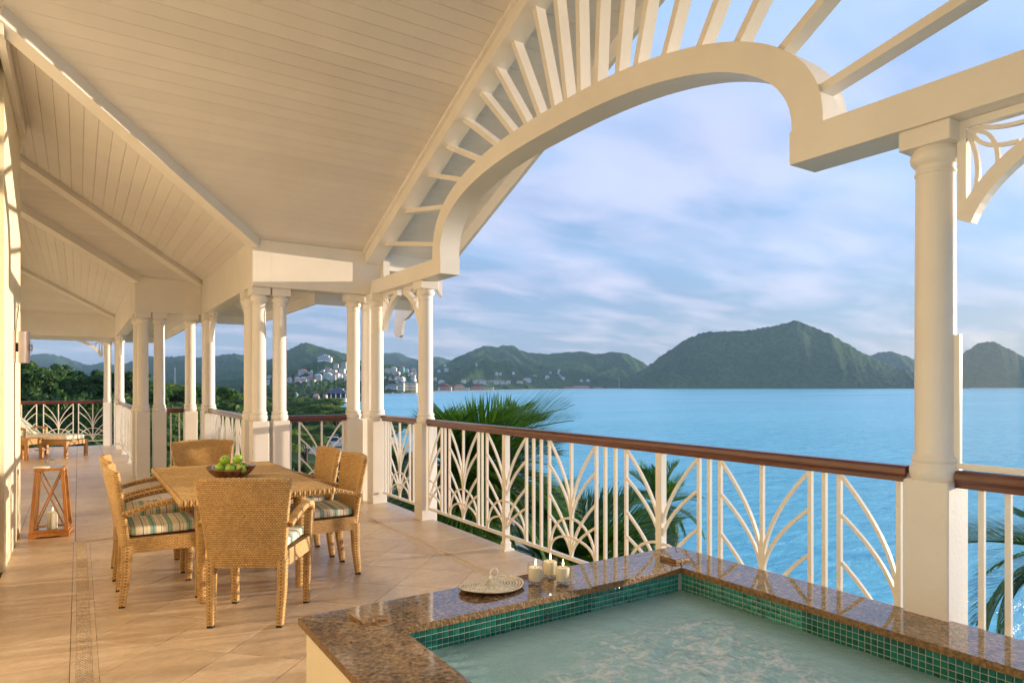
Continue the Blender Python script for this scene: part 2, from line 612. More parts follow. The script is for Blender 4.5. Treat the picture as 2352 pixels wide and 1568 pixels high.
def clip(poly, a, b, c):
    """keep a*x + b*y <= c of a 2-D polygon"""
    out = []
    for i in range(len(poly)):
        p, q = poly[i], poly[(i + 1) % len(poly)]
        dp, dq = a * p[0] + b * p[1] - c, a * q[0] + b * q[1] - c
        if dp <= 0:
            out.append(p)
        if dp * dq < 0:
            t = dp / (dp - dq)
            out.append((p[0] + t * (q[0] - p[0]), p[1] + t * (q[1] - p[1])))
    return out


def area(poly):
    return 0.5 * sum(poly[i][0] * poly[(i + 1) % len(poly)][1] - poly[(i + 1) % len(poly)][0] * poly[i][1] for i in range(len(poly)))


def weave(fn, nu, nv, h, gu=0.06, gv=0.10, closed=False, flip=1.0):
    """over-and-under strands as small raised pillows on the surface fn(u, v); returns (V, F)"""
    I, J = np.meshgrid(np.arange(nu + (0 if closed else 1)), np.arange(nv))
    I, J = I.ravel().astype(float), J.ravel().astype(float)
    off = np.where(J % 2 == 0, 0.0, 0.5)
    u0, u1 = (I - off + gu / 2) / nu, (I - off + 1 - gu / 2) / nu
    if not closed:
        u0, u1 = np.clip(u0, 0, 1), np.clip(u1, 0, 1)
        k = (u1 - u0) > 0.15 / nu
        u0, u1, J = u0[k], u1[k], J[k]
    v0, v1 = (J + gv / 2) / nv, (J + 1 - gv / 2) / nv
    du, dv = (u1 - u0) * 0.2, (v1 - v0) * 0.24

    def ev(u, v):
        P = fn(u, v)
        e = 1e-3
        a = fn(u + e, v) - fn(u - e, v)
        b = fn(u, v + e) - fn(u, v - e)
        n = np.cross(a, b)
        n /= np.linalg.norm(n, axis=1)[:, None] + 1e-12
        return P, n * flip
    vs = []
    for uu, vv, hh in ((u0, v0, 0), (u1, v0, 0), (u1, v1, 0), (u0, v1, 0),
                       (u0 + du, v0 + dv, h), (u1 - du, v0 + dv, h), (u1 - du, v1 - dv, h), (u0 + du, v1 - dv, h)):
        P, n = ev(uu, vv)
        vs.append(P + n * hh)
    V = np.stack(vs, 1)
    m = len(V)
    base = (np.arange(m) * 8)[:, None, None]
    F = base + np.array([(4, 5, 6, 7), (0, 1, 5, 4), (1, 2, 6, 5), (2, 3, 7, 6), (3, 0, 4, 7)])[None]
    return V.reshape(-1, 3), F.reshape(-1, 4)


def join(parts):
    V, F, n = [], [], 0
    for v, f in parts:
        V.append(v)
        F.append(np.asarray(f) + n)
        n += len(v)
    return np.concatenate(V), np.concatenate(F)


def W(u, Y, z):
    """world point at bearing u (px on the 2352 frame), depth Y from the camera, height z"""
    p = CAM + FWD * Y + RGT * ((u - 1176.0) / FPX * Y)
    return np.array([p[0], p[1], z])


def WX(X, Y, z):
    p = CAM + FWD * Y + RGT * X
    return np.array([p[0], p[1], z])


def zat(v, Y):
    return 1.45 + (HOR - v) / FPX * Y


class VNoise:
    def __init__(self, seed):
        self.t = np.random.default_rng(seed).random((256, 256))

    def __call__(self, x, y):
        xi, yi = np.floor(x).astype(int), np.floor(y).astype(int)
        fx, fy = x - xi, y - yi
        fx, fy = fx * fx * (3 - 2 * fx), fy * fy * (3 - 2 * fy)
        t = self.t
        a, b = t[xi % 256, yi % 256], t[(xi + 1) % 256, yi % 256]
        c, d = t[xi % 256, (yi + 1) % 256], t[(xi + 1) % 256, (yi + 1) % 256]
        return (a * (1 - fx) + b * fx) * (1 - fy) + (c * (1 - fx) + d * fx) * fy

    def fbm(self, x, y, o=4):
        r, a = 0, 0.5
        for i in range(o):
            r = r + a * self(x * 2 ** i + 17 * i, y * 2 ** i + 31 * i)
            a *= 0.5
        return r


# ================================================================== THE VERANDA
ZC, SL = 3.11, 0.435            # ceiling height above the entablature, roof pitch
ZB = 2.575                      # underside of the beams
YK, XA, YL, XB, YM = 1.402, -1.457, 5.16, -2.383, 11.92   # inner faces of the stepped entablature
XW = -3.59                      # house wall
OV = 1.0                        # eaves overhang
YR = -2.573                     # ridge of the gable

# ------------------------------------------------------------------ floor
fl = MB()
poly = [(-3.75, -10), (0.11, -10), (0.11, 1.66), (-1.24, 1.66), (-1.24, 5.40), (-2.17, 5.40), (-2.17, 12.42), (-5, 12.42), (-5, 1.7), (-3.75, 1.7)]
fl.prism([(x, y, -0.28) for x, y in poly], (0, 0, 0.274))
floor = tag(fl.build('floor', MAT['grout']), kind='structure', label='beige travertine tiled veranda floor with mosaic border')


def tile_obj(polys, parent, mat, name='tile', z0=-0.02, z1=0.0):
    m = MB()
    for p in polys:
        if area(p) < 0:
            p = p[::-1]
        cx_, cy_ = sum(q[0] for q in p) / len(p), sum(q[1] for q in p) / len(p)
        r = max(math.hypot(q[0] - cx_, q[1] - cy_) for q in p)
        k = 1 - 0.0032 / r
        k2 = 1 - 0.0060 / r
        n = len(p)
        v = [(cx_ + (x - cx_) * k, cy_ + (y - cy_) * k, z0) for x, y in p] + [(cx_ + (x - cx_) * k, cy_ + (y - cy_) * k, z1 - 0.0015) for x, y in p] + \
            [(cx_ + (x - cx_) * k2, cy_ + (y - cy_) * k2, z1) for x, y in p]
        f = [tuple(range(2 * n, 3 * n))]
        for i in range(n):
            j = (i + 1) % n
            f += [(i, j, n + j, n + i), (n + i, n + j, 2 * n + j, 2 * n + i)]
        m.add(v, f)
    return m.build(name, mat, parent)


def rect_clip(p, x0, x1, y0, y1):
    for a, b, c in ((-1, 0, -x0), (1, 0, x1), (0, -1, -y0), (0, 1, y1)):
        if len(p) < 3:
            return []
        p = clip(p, a, b, c)
    return p if len(p) >= 3 and abs(area(p)) > 4e-4 else []


P = 0.457
regs = [(-4.7, 0.11, 0.885, 1.66), (-4.7, -1.24, 1.66, 5.40), (-4.7, -2.17, 5.40, 12.42)]
for j in range(0, 26):
    for i in range(-4, 9):
        x, y = -3.590 + P * i, 0.885 + P * j
        q = [(x, y), (x + P, y), (x + P, y + P), (x, y + P)]
        pl = [r for r in (rect_clip(q, *g) for g in regs) if r]
        if pl:
            tile_obj(pl, floor, MAT['tile'])
for j in range(-12, 4):
    y = -0.486 + P * j
    for x0, x1 in ((-3.60, -3.143), (-0.405, 0.11)):
        q = rect_clip([(x0, y), (x1, y), (x1, y + P), (x0, y + P)], x0, x1, -6, 0.885)
        if q:
            tile_obj([q], floor, MAT['tile'])
S2 = 0.627
for a in range(-14, 16):
    for b in range(-22, 12):
        d0, s0 = -0.43 + S2 * a, -5.06 + S2 * b          # x - y and x + y
        cs = [(d0, s0), (d0 + S2, s0), (d0 + S2, s0 + S2), (d0, s0 + S2)]
        q = rect_clip([((d + s) / 2, (s - d) / 2) for d, s in cs], -3.02, -0.515, -6.0, 0.775)
        if q:
            tile_obj([q], floor, MAT['tile'])
# plain narrow border slips and the pebble mosaic between them
for x0, x1, y0, y1 in ((-3.143, -3.118, -6, 0.885), (-3.045, -3.02, -6, 0.775), (-3.118, -0.43, 0.862, 0.885), (-3.045, -0.49, 0.775, 0.80), (-0.43, -0.405, -6, 0.885), (-0.515, -0.49, -6, 0.775)):
    L_ = max(x1 - x0, y1 - y0)
    n = max(1, int(L_ / P))
    for k in range(n):
        if y1 - y0 > x1 - x0:
            q = [(x0, y0 + L_ * k / n), (x1, y0 + L_ * k / n), (x1, y0 + L_ * (k + 1) / n), (x0, y0 + L_ * (k + 1) / n)]
        else:
            q = [(x0 + L_ * k / n, y0), (x0 + L_ * (k + 1) / n, y0), (x0 + L_ * (k + 1) / n, y1), (x0 + L_ * k / n, y1)]
        tile_obj([q], floor, MAT['tile'])
ch = []


def chip_fn(x0, x1, y0, y1, swap=False):
    def fn(u, v):
        u_, v_ = (v, u) if swap else (u, v)
        return np.stack([x0 + (x1 - x0) * u_, y0 + (y1 - y0) * v_, np.full_like(u, -0.005)], 1)
    return fn


for x0, x1, y0, y1, sw in ((-3.118, -3.045, -6, 0.862, 0), (-3.045, -0.49, 0.80, 0.862, 1), (-0.49, -0.43, -6, 0.862, 0)):
    ln = max(x1 - x0, y1 - y0)
    ch.append(weave(chip_fn(x0, x1, y0, y1, sw), 5, int(ln / 0.017), 0.0055, gu=0.18, gv=0.2, flip=-1.0 if sw else 1.0))
V, F = join(ch)
o = fast_mesh('pebble_mosaic', V, F, MAT['chip'], floor)
o['kind'] = 'stuff'

# ------------------------------------------------------------------ house walls
hw = thing('house_wall', 'sunlit cream stucco house wall along the left side of the veranda', 'wall', (XW, 0, 0))
m = MB()
m.prism([(-3.75, y, z) for y, z in ((-0.03, 0), (1.70, 0), (1.70, 4.04), (-0.03, 4.04))], (0.16, 0, 0))
m.build('pilaster', MAT['wall'], hw, origin=(XW, 0, 0))
m = MB()
m.prism([(-3.78, y, z) for y, z in ((-9, 0), (-0.03, 0), (-0.03, 4.04), (-0.73, 4.04), (YR, 4.84), (-8.3, 2.6), (-9, 2.6))], (0.155, 0, 0))
m.build('wall_face', MAT['wall'], hw, origin=(XW, 0, 0))
m = MB()
m.box(XW + 0.002, XW + 0.05, -0.75, 1.70, 3.86, 4.03)
m.build('cornice', MAT['paint'], hw, origin=(XW, 0, 0))
m = MB()
m.box(-4.9, -3.752, 1.54, 1.70, 0, 4.6)
m.box(-4.9, -4.74, 1.702, 12.4, 0, 4.7)
m.build('return_wall', MAT['wall'], hw, origin=(XW, 0, 0))

# ------------------------------------------------------------------ columns
col = thing('column', 'tall white round column at the near corner of the arch, in front of the bay', 'column', (0.06, -5.06, 0))
m = MB()
m.bbox(-0.0925, 0.0925, -0.0925, 0.0925, -0.02, 1.035, 0.006)
m.build('pedestal', MAT['paint'], col)
m = MB()
prof = [(0.090, 1.035), (0.098, 1.05), (0.101, 1.07), (0.098, 1.09), (0.090, 1.105), (0.087, 1.11), (0.092, 1.117), (0.094, 1.126), (0.092, 1.135), (0.083, 1.142), (0.0795, 1.155),
        (0.0795, 1.5), (0.078, 2.0), (0.0755, 2.36), (0.0755, 2.372), (0.080, 2.376), (0.080, 2.386), (0.0755, 2.39), (0.0755, 2.412), (0.083, 2.418), (0.094, 2.434), (0.098, 2.452), (0.094, 2.47), (0.085, 2.482), (0.082, 2.49)]
m.lathe(prof, 32)
m.build('shaft', MAT['paint'], col, smooth=True, auto=40)
m = MB()
m.bbox(-0.105, 0.105, -0.105, 0.105, 2.488, ZB - 0.001, 0.004)
m.build('capital', MAT['paint'], col)
cols = [
    (0.06, 0.075, 'white column carrying the far foot of the arch, between two handrails'),
    (0.0, 1.33, 'white column beside the pointed bracket, nearest of the pair left of the arch'),
    (-0.02, 1.60, 'white column half hidden behind the column with the pointed bracket'),
    (-0.225, 1.56, 'white column at the right end of the short railing facing the dining table'),
    (-1.12, 1.56, 'white column at the left end of the short railing behind the dining table'),
    (-1.352, 1.56, 'white column at the lit inner corner behind the far end chair'),
    (-1.362, 1.95, 'warm shaded column tucked behind the lit inner corner column'),
    (-1.36, 4.98, 'column with a curved bracket at the left end of the sunlit side railing'),
    (-1.352, 5.27, 'column almost hidden behind the column with the curved bracket'),
    (-1.60, 5.27, 'column right of the very short far railing in the middle cluster'),
    (-2.043, 5.27, 'column left of the very short far railing in the middle cluster'),
    (-2.272, 5.25, 'front left column of the middle cluster, standing out in the passage'),
    (-2.30, 5.70, 'shaded column directly behind the front left column of the middle cluster'),
    (-2.31, 11.08, 'distant column at the far end of the receding side railing'),
    (-2.30, 12.2, 'distant column at the far right corner of the veranda'),
    (-2.52, 12.22, 'distant column at the right end of the railing behind the lounger'),
]
col['group'] = 'round white columns of the veranda'
for x, y, lb in cols:
    c = copy_tree(col)
    c.location = (x, y, 0)
    c['label'] = lb

# ------------------------------------------------------------------ entablature beams
for lb, bxs in (('broad cream entablature with a lit patch over the dining end columns', [(-1.256, 0.10, YK, YK + 0.2, ZB, ZC - 0.005)]),
                ('receding entablature glowing warm left of the lit patch', [(XA, XA + 0.2, YK, YL + 0.2, ZB + 0.001, ZC - 0.003)]),
                ('shaded entablature facing the camera over the middle column cluster', [(XB + 0.201, XA - 0.001, YL, YL + 0.2, ZB, ZC - 0.005)]),
                ('far receding entablature left of the middle column cluster', [(XB, XB + 0.2, YL, YM + 0.2, ZB + 0.001, ZC - 0.003)]),
                ('farthest entablature across the end of the veranda above the lounger', [(-6, XB - 0.001, YM, YM + 0.2, ZB, ZC - 0.005)])):
    m = MB()
    for b in bxs:
        m.box(*b)
        (x0, x1, y0, y1, z0, z1) = b
    tag(m.build('entablature', MAT['paint']), lb, 'beam', 'entablature beams')

# ------------------------------------------------------------------ roof and ceiling
roof = thing('veranda_roof', 'white boarded veranda ceiling stepping back in hips and valleys under the roof', 'roof', (0, 0, ZC))
planes = {
    'K': (lambda x, y: ZC + SL * (YK - y), 'y'),
    'A': (lambda x, y: ZC + SL * (XA - x), 'x'),
    'L': (lambda x, y: ZC + SL * (YL - y), 'y'),
    'B': (lambda x, y: ZC + SL * (XB - x), 'x'),
    'M': (lambda x, y: ZC + SL * (YM - y), 'y'),
}
V1, H1, V2, H2 = YK - XA, YL - XA, YL - XB, YM - XB
regions = {
    'K': [(-1, 0, 3.70), (1, 0, 0.95), (0, 1, YK + OV), (0, -1, -YR), (-1, 1, V1)],
    'A': [(-1, 0, 3.70), (1, 0, XA + OV), (1, -1, -V1), (-1, 1, H1)],
    'L': [(-1, 0, 4.75), (0, 1, YL + OV), (1, -1, -H1), (-1, 1, V2)],
    'B': [(-1, 0, 4.75), (1, 0, XB + OV), (1, -1, -V2), (-1, 1, H2)],
    'M': [(-1, 0, 6.0), (0, 1, YM + OV), (1, -1, -H2), (0, -1, -8.0)],
}
BIG = [(-12, -12), (12, -12), (12, 22), (-12, 22)]
for key, (zf, ax) in planes.items():
    pl = BIG
    for h_ in regions[key]:
        pl = clip(pl, *h_)
    if area(pl) < 0:
        pl = pl[::-1]
    m = MB()
    n = len(pl)
    vs = [(x, y, zf(x, y) + 0.022) for x, y in pl] + [(x, y, zf(x, y) + 0.15) for x, y in pl]
    m.add(vs, [tuple(range(n - 1, -1, -1)), tuple(range(n, 2 * n))] + [(k, (k + 1) % n, n + (k + 1) % n, n + k) for k in range(n)])
    m.build('roof_deck', MAT['ceil'], roof, origin=(0, 0, ZC))
    i = 1 if ax == 'y' else 0
    lo, hi = min(p[i] for p in pl), max(p[i] for p in pl)
    pitch = 0.1095
    k0 = math.floor(lo / pitch)
    while k0 * pitch < hi:
        a, b = k0 * pitch + 0.0009, (k0 + 1) * pitch - 0.0009
        k0 += 1
        q = clip(clip(pl, *((0, 1, b) if i else (1, 0, b))), *((0, -1, -a) if i else (-1, 0, -a)))
        if len(q) < 3 or abs(area(q)) < 2e-4:
            continue
        if area(q) < 0:
            q = q[::-1]
        # chamfer the two long edges by 3 mm
        mid = (a + b) / 2

        def inset(p, k=0.955):
            return (p[0], mid + (p[1] - mid) * k) if i else (mid + (p[0] - mid) * k, p[1])
        n = len(q)
        vs = [(x, y, zf(x, y) + 0.024) for x, y in q] + [(x, y, zf(x, y) + 0.0026) for x, y in q] + [(*inset((x, y)), zf(*inset((x, y)))) for x, y in q]
        f = [tuple(range(3 * n - 1, 2 * n - 1, -1))]
        for k in range(n):
            j = (k + 1) % n
            f += [(k, n + k, n + j, j), (n + k, 2 * n + k, 2 * n + j, n + j)]
        m = MB()
        m.add(vs, f)
        m.build('ceiling_board', MAT['ceil'], roof, origin=(0, 0, ZC))
# far slope of the gable, over and behind the camera
m = MB()
zr = ZC + SL * (YK - YR)
y2 = YR - (YK + OV - YR)
m.add([(-3.7, YR, zr + 0.02), (0.95, YR, zr + 0.02), (0.95, y2, zr + 0.02 - SL * (YR - y2)), (-3.7, y2, zr + 0.02 - SL * (YR - y2)),
       (-3.7, YR, zr + 0.15), (0.95, YR, zr + 0.15), (0.95, y2, zr + 0.15 - SL * (YR - y2)), (-3.7, y2, zr + 0.15 - SL * (YR - y2))],
      [(0, 1, 2, 3), (7, 6, 5, 4), (0, 4, 5, 1), (1, 5, 6, 2), (2, 6, 7, 3), (3, 7, 4, 0)])
m.build('roof_deck', MAT['ceil'], roof, origin=(0, 0, ZC))
# hip and valley rafters
for x, y, x1 in ((XA, YK, XW), (XA, YL, -4.7), (XB, YL, -4.7), (XB, YM, -4.7)):
    m = MB()
    t = x - x1
    dz = 0.014
    p0 = np.array([x + 0.02, y + 0.02, ZC - 0.02 * SL - dz])
    p1 = np.array([x - t, y - t, ZC + t * SL - dz])
    m.bar(p0, p1, 0.13, 0.15)
    m.build('rafter', MAT['paint'], roof, origin=(0, 0, ZC))
# gable rafter carrying the sunburst
def rz(y):
    return ZC + SL * (YK - y) if y > YR else zr - SL * (YR - y)
m = MB()
X0, X1 = -0.125, 0.075
for ya, yb in ((YK, YR), (YR, y2 + 1.0)):
    m.prism([(X0, ya, rz(ya) - 0.16), (X0, yb, rz(yb) - 0.16), (X0, yb, rz(yb) + 0.02), (X0, ya, rz(ya) + 0.02)], (X1 - X0, 0, 0))
m.build('gable_rafter', MAT['paint'], roof, origin=(0, 0, ZC))
m = MB()
m.prism([(X0 - 0.035, YK, rz(YK) - 0.035), (X0 - 0.035, YR, zr - 0.035), (X0 - 0.035, YR, zr + 0.02), (X0 - 0.035, YK, rz(YK) + 0.02)], (0.034, 0, 0))
m.build('rafter_moulding', MAT['paint'], roof, origin=(0, 0, ZC))
# barge board with its drooping end, and eaves fascias
m = MB()
ye = 2.55
m.prism([(0.95, ye, rz(ye) - 0.17), (0.95, YR, zr - 0.17), (0.95, YR, zr + 0.16), (0.95, ye, rz(ye) + 0.16)], (0.045, 0, 0))
m.prism([(0.95, y2, rz(y2) - 0.17), (0.95, YR, zr - 0.17), (0.95, YR, zr + 0.16), (0.95, y2, rz(y2) + 0.16)][::-1], (0.045, 0, 0))
m.build('barge_board', MAT['paint'], roof, origin=(0, 0, ZC))
m = MB()
sc_ = [(2.548, 2.44), (2.70, 2.42), (2.74, 2.30), (2.76, 2.20), (2.84, 2.165), (2.94, 2.175), (3.02, 2.22), (3.06, 2.29), (3.05, 2.33), (3.02, 2.345), (3.02, 2.42), (2.97, 2.55), (2.86, 2.68), (2.72, 2.775), (2.548, 2.776)]
m.prism([(0.95, y, z) for y, z in sc_], (0.045, 0, 0))
m.build('scroll_end', MAT['paint'], roof, origin=(0, 0, ZC))
ez0, ez1 = 2.535, 2.84
for b in ((XA + OV + 0.031, 0.948, YK + OV, YK + OV + 0.03), (XA + OV, XA + OV + 0.03, YK + OV, YL + OV + 0.03), (XB + OV + 0.031, XA + OV - 0.001, YL + OV, YL + OV + 0.03),
          (XB + OV, XB + OV + 0.03, YL + OV, YM + OV + 0.03), (-6, XB + OV - 0.001, YM + OV, YM + OV + 0.03)):
    m = MB()
    m.box(*b, ez0, ez1)
    m.build('eaves_fascia', MAT['paint'], roof, origin=(0, 0, ZC))
# strut frame in the eaves beside the arch foot
m = MB()
m.box(0.077, 0.16, YK - 0.09, YK - 0.002, 2.742, 3.04)
m.build('eaves_post', MAT['paint'], roof, origin=(0, 0, ZC))
m = MB()
m.box(0.101, 0.948, YK, YK + 0.09, 2.90, ZC - 0.002)
m.build('eaves_beam', MAT['paint'], roof, origin=(0, 0, ZC))
m = MB()
m.prism([(x, YK + 0.01, z) for x, z in ((0.72, 2.9), (0.948, 2.62), (0.948, 2.9))], (0, 0.07, 0))
m.build('eaves_brace', MAT['paint'], roof, origin=(0, 0, ZC))

# ------------------------------------------------------------------ arch with sunburst slats
KX = 1.027
def fy(y): return -6.489 + (y + 6.489) * KX
def fz(z): return 1.45 + (z - 1.45) * KX
AX0, AX1 = -0.06, 0.16
ga = thing('gable_arch', 'white timber arch with sunburst slats spanning between the two beams', 'arch', (0.05, YR, ZB))
YC = (fy(-0.573) + fy(-4.573)) / 2
BT = 2.742
AO, AI = (fy(-0.49) - fy(-4.655)) / 2, (fy(-0.656) - fy(-4.49)) / 2
YC = fy(-2.573)
RO, RI = fz(3.528) - BT, fz(3.367) - BT


def arc(a, r, n=64):
    t = np.linspace(0, PI, n)
    c_, s_ = np.cos(t), np.sin(t)
    e = np.where(c_ > 0, 2.62, 2.32)
    return np.stack([YC + a * np.sign(c_) * np.abs(c_) ** (2 / e), BT + r * np.abs(s_) ** (2 / e)], 1)


t_ = np.linspace(0, PI, 72)
oc, ic = arc(AO, RO, 72), arc(AI, RI, 72)
m = MB()
n = 72
vs = [(AX0, y, z) for y, z in oc] + [(AX0, y, z) for y, z in ic] + [(AX1, y, z) for y, z in oc] + [(AX1, y, z) for y, z in ic]
fs = []
for k in range(n - 1):
    fs += [(k, k + 1, n + k + 1, n + k), (2 * n + k + 1, 2 * n + k, 3 * n + k, 3 * n + k + 1), (2 * n + k, 2 * n + k + 1, k + 1, k), (n + k, n + k + 1, 3 * n + k + 1, 3 * n + k)]
fs += [(0, n, 3 * n, 2 * n), (n - 1, 3 * n - 1, 4 * n - 1, 2 * n - 1)]
m.add(vs, fs)
m.build('arch_ring', MAT['paint'], ga, origin=(0.05, YR, ZB), smooth=True, auto=35)
yLi, yRi = YC + AI, YC - AI
for nm, ya, yb in (('beam', yLi - 0.012, YK - 0.003), ('beam', -9.0, yRi + 0.012)):
    m = MB()
    m.box(AX0, AX1, ya, yb, ZB, BT)
    m.build(nm, MAT['paint'], ga, origin=(0.05, YR, ZB))
slats = [((0.905, 0.0), (-0.512, 2.859)), ((0.328, 0), (-0.76, 3.181)), ((-0.263, 0), (-1.11, 3.344)), ((-0.671, 0), (-1.43, 3.432)), ((-1.024, 0), (-1.695, 3.484)),
         ((-1.346, 0), (-1.914, 3.526)), ((-1.613, 0), (-2.119, 3.53)), ((-1.888, 0), (-2.30, 3.53))]
up = [((-2.482, 3.529), (-2.201, 4.507)), ((-2.633, 3.527), (-2.498, 4.363)), ((-2.786, 3.530), (-2.767, 4.232)), ((-2.969, 3.528), (-3.004, 4.117)),
      ((-3.183, 3.512), (-3.248, 3.999)), ((-3.357, 3.489), (-3.463, 3.895)), ((-3.60, 3.45), (-3.735, 3.79)), ((-3.87, 3.385), (-4.03, 3.65)), ((-4.134, 3.303), (-4.283, 3.496)), ((-4.383, 3.141), (-4.654, 3.316)), ((-4.614, 2.873), (-5.265, 3.019))]
segs = []
for (yb, _), (ya, za) in slats:
    yb_ = fy(yb) if yb > 0.9 else fy(yb)
    zb_ = rz(yb_) - 0.075
    segs.append(((fy(ya), fz(za)), (yb_, zb_)))
for (ya, za), (yb, zb) in up:
    ya, za, yb, zb = fy(ya), fz(za), fy(yb), fz(zb)
    k = 0.0
    while k < 12:                                        # run on to the gable rafter
        k += 0.01
        y, z = ya + (yb - ya) * k, za + (zb - za) * k
        if z > rz(y) - 0.09 or y < -7.6:
            break
    segs.append(((ya, za), (y, z)))
for (ya, za), (yb, zb) in segs:
    m = MB()
    d_ = np.array([0, yb - ya, zb - za])
    d_ /= np.linalg.norm(d_)
    m.bar(np.array([0.012, ya, za]) - d_ * 0.02, np.array([0.012, yb, zb]), 0.095, 0.047, up=(1, 0, 0)) if False else m.sweep([np.array([0.012, ya, za]) - d_ * 0.02, (np.array([0.012, ya, za]) + np.array([0.012, yb, zb])) / 2, (0.012, yb, zb)], (1, 0, 0), 0.095, 0.045)
    m.build('slat', MAT['paint'], ga, origin=(0.05, YR, ZB))

# ------------------------------------------------------------------ brackets
def bez(a, b, c, n=14):
    t = np.linspace(0, 1, n)[:, None]
    return (1 - t) ** 2 * np.array(a) + 2 * t * (1 - t) * np.array(b) + t ** 2 * np.array(c)


def bracket(x, y, dx, dy, label, wdt=0.47, hgt=0.455):
    t = thing('bracket', label, 'bracket', (x, y, ZB), group='arched fretwork brackets under the beams')
    d_, s_ = np.array([dx, dy, 0.0]), np.array([dy, -dx, 0.0])

    def w3(p):
        p = np.asarray(p, float)
        return p[:, :1] * d_ + np.stack([0 * p[:, 0], 0 * p[:, 0], p[:, 1]], 1)
    m = MB()
    m.sweep(w3([(0.018, -0.002), (0.018, -hgt * 0.5), (0.018, -hgt + 0.03)]), s_, 0.045, 0.034)
    m.build('wall_strip', MAT['paint'], t)
    m = MB()
    m.sweep(w3([(0.036, -0.019), (wdt * 0.5, -0.019), (wdt, -0.019)]), s_, 0.045, 0.034)
    m.build('top_strip', MAT['paint'], t)
    m = MB()
    m.sweep(w3(bez((0.028, -hgt), (0.13, -0.17), (wdt, -0.045))), s_, 0.06, 0.06)
    m.build('curved_arm', MAT['paint'], t)
    fwd_ = 0.022
    for a, b, c in (((0.036, -0.06), (0.10, -0.20), (0.05, -0.36)), ((0.06, -0.036), (0.20, -0.10), (0.36, -0.05)), ((0.036, -0.05), (0.15, -0.06), (0.145, -0.22)), ((0.05, -0.036), (0.06, -0.15), (0.22, -0.145))):
        m = MB()
        m.sweep(w3(bez(a, b, c, 10)), s_, fwd_, 0.016)
        fwd_ -= 0.0016
        m.build('fret_bar', MAT['paint'], t)
    return t


bracket(0.05, 1.235, 0, -1, 'pointed arch bracket springing from the left column toward the arch foot')
bracket(0.06, 0.15, 0, 1, 'pointed arch bracket springing from the arch foot column to the left')
bracket(0.06, -5.155, 0, -1, 'large fretwork bracket right of the near column', 0.55, 0.43)
bracket(-1.36, 4.89, 0, -1, 'bracket on the column at the far end of the sunlit side railing', 0.47, 0.44)
bracket(-1.362, 2.04, 0, 1, 'bracket behind the lit inner corner column, seen edge on', 0.4, 0.40)
bracket(-2.31, 10.99, 0, -1, 'distant bracket at the far end of the receding railing', 0.47, 0.44)
bracket(-2.62, 12.22, -1, 0, 'distant bracket under the farthest beam above the lounger', 0.55, 0.44)

# ------------------------------------------------------------------ railings
RH = 1.087
HR = [(-0.026, 0.0), (0.026, 0.0), (0.026, 0.020), (0.031, 0.024), (0.038, 0.034), (0.039, 0.050), (0.034, 0.063), (0.022, 0.072), (0.0, 0.075),
      (-0.022, 0.072), (-0.034, 0.063), (-0.039, 0.050), (-0.038, 0.034), (-0.031, 0.024), (-0.026, 0.020)]
ZT, ZL = RH - 0.074, 0.135


def railing(A, B, items, label, ends=True, z_low=0.112):
    A, B = np.array(A, float), np.array(B, float)
    Ln = np.linalg.norm(B - A)
    d_ = np.array([*(B - A) / Ln, 0.0])
    s_ = np.array([d_[1], -d_[0], 0.0])
    t = thing('balcony_railing', label, 'railing', (A[0], A[1], 0))

    def w3(a, z, o=0.0):
        return d_ * a + s_ * o + np.array([0, 0, z])
    m = MB()
    m.prism([w3(0, RH - 0.075 + z, x) for x, z in HR], d_ * Ln)
    m.build('handrail', MAT['wood'], t, smooth=True, auto=28)
    m = MB()
    m.bar(w3(0, 0.125), w3(Ln, 0.125), 0.03, 0.026)
    m.build('bottom_rail', MAT['rail'], t)

    def bar(a, sz=0.021, z0=0.137, z1=ZT):
        b = MB()
        b.box(*(-sz / 2, sz / 2) * 2, z0, z1)
        o_ = b.build('baluster', MAT['rail'], t)
        o_.location = w3(a, 0)
        o_.rotation_euler = (0, 0, math.atan2(d_[1], d_[0]))

    def arcbar(pts, wd=0.016):
        b = MB()
        b.sweep([w3(a, z) for a, z in pts], s_, wd, 0.0165)
        b.build('arched_bar', MAT['rail'], t)
    H_ = ZT - 0.137
    for it in items:
        k, a = it[0], it[1]
        if k == 'bar':
            bar(a)
        elif k == 'post':
            b = MB()
            b.bbox(-0.026, 0.026, -0.026, 0.026, 0.06, ZT + 0.002, 0.003)
            b.bbox(-0.036, 0.036, -0.036, 0.036, 0.012, 0.075, 0.008)
            b.bbox(-0.056, 0.056, -0.056, 0.056, 0.0, 0.014, 0.005)
            o_ = b.build('post', MAT['rail'], t)
            o_.location = w3(a, 0)
        elif k == 'panel':
            hl, hr_ = it[2], it[3]
            if not (len(it) > 4 and it[4] == 'nocentre'):
                bar(a, 0.021)
            for sgn, hw_ in ((-1, hl), (1, hr_)):
                if not hw_:
                    continue
                bar(a + sgn * hw_)
                for f0, f1, p in ((0.40, 1.0, 1.75), (0.33, 0.78, 1.75), (0.03, 0.515, 1.75), (0.02, 0.325, 1.7)):
                    q = np.linspace(0, 1, 11)
                    arcbar([(a + sgn * (0.008 + (hw_ - 0.018) * x ** p), 0.137 + H_ * (f0 + (f1 - f0) * x) - 0.012 * x) for x in q], 0.016 + 0.0006 * int(f1 * 5))
                for f0, rr in ((0.33, 0.98), (0.165, 0.98)):
                    q = np.linspace(0, PI / 2, 9)
                    arcbar([(a + sgn * (0.006 + (hw_ * rr - 0.014) * math.sin(x)), 0.140 + H_ * f0 * math.cos(x) ** 0.9) for x in q], 0.0135 if f0 > 0.2 else 0.0128)
    return t


def RY(y):
    return -6.489 + (y + 6.489) * (3.157 / 3.107)


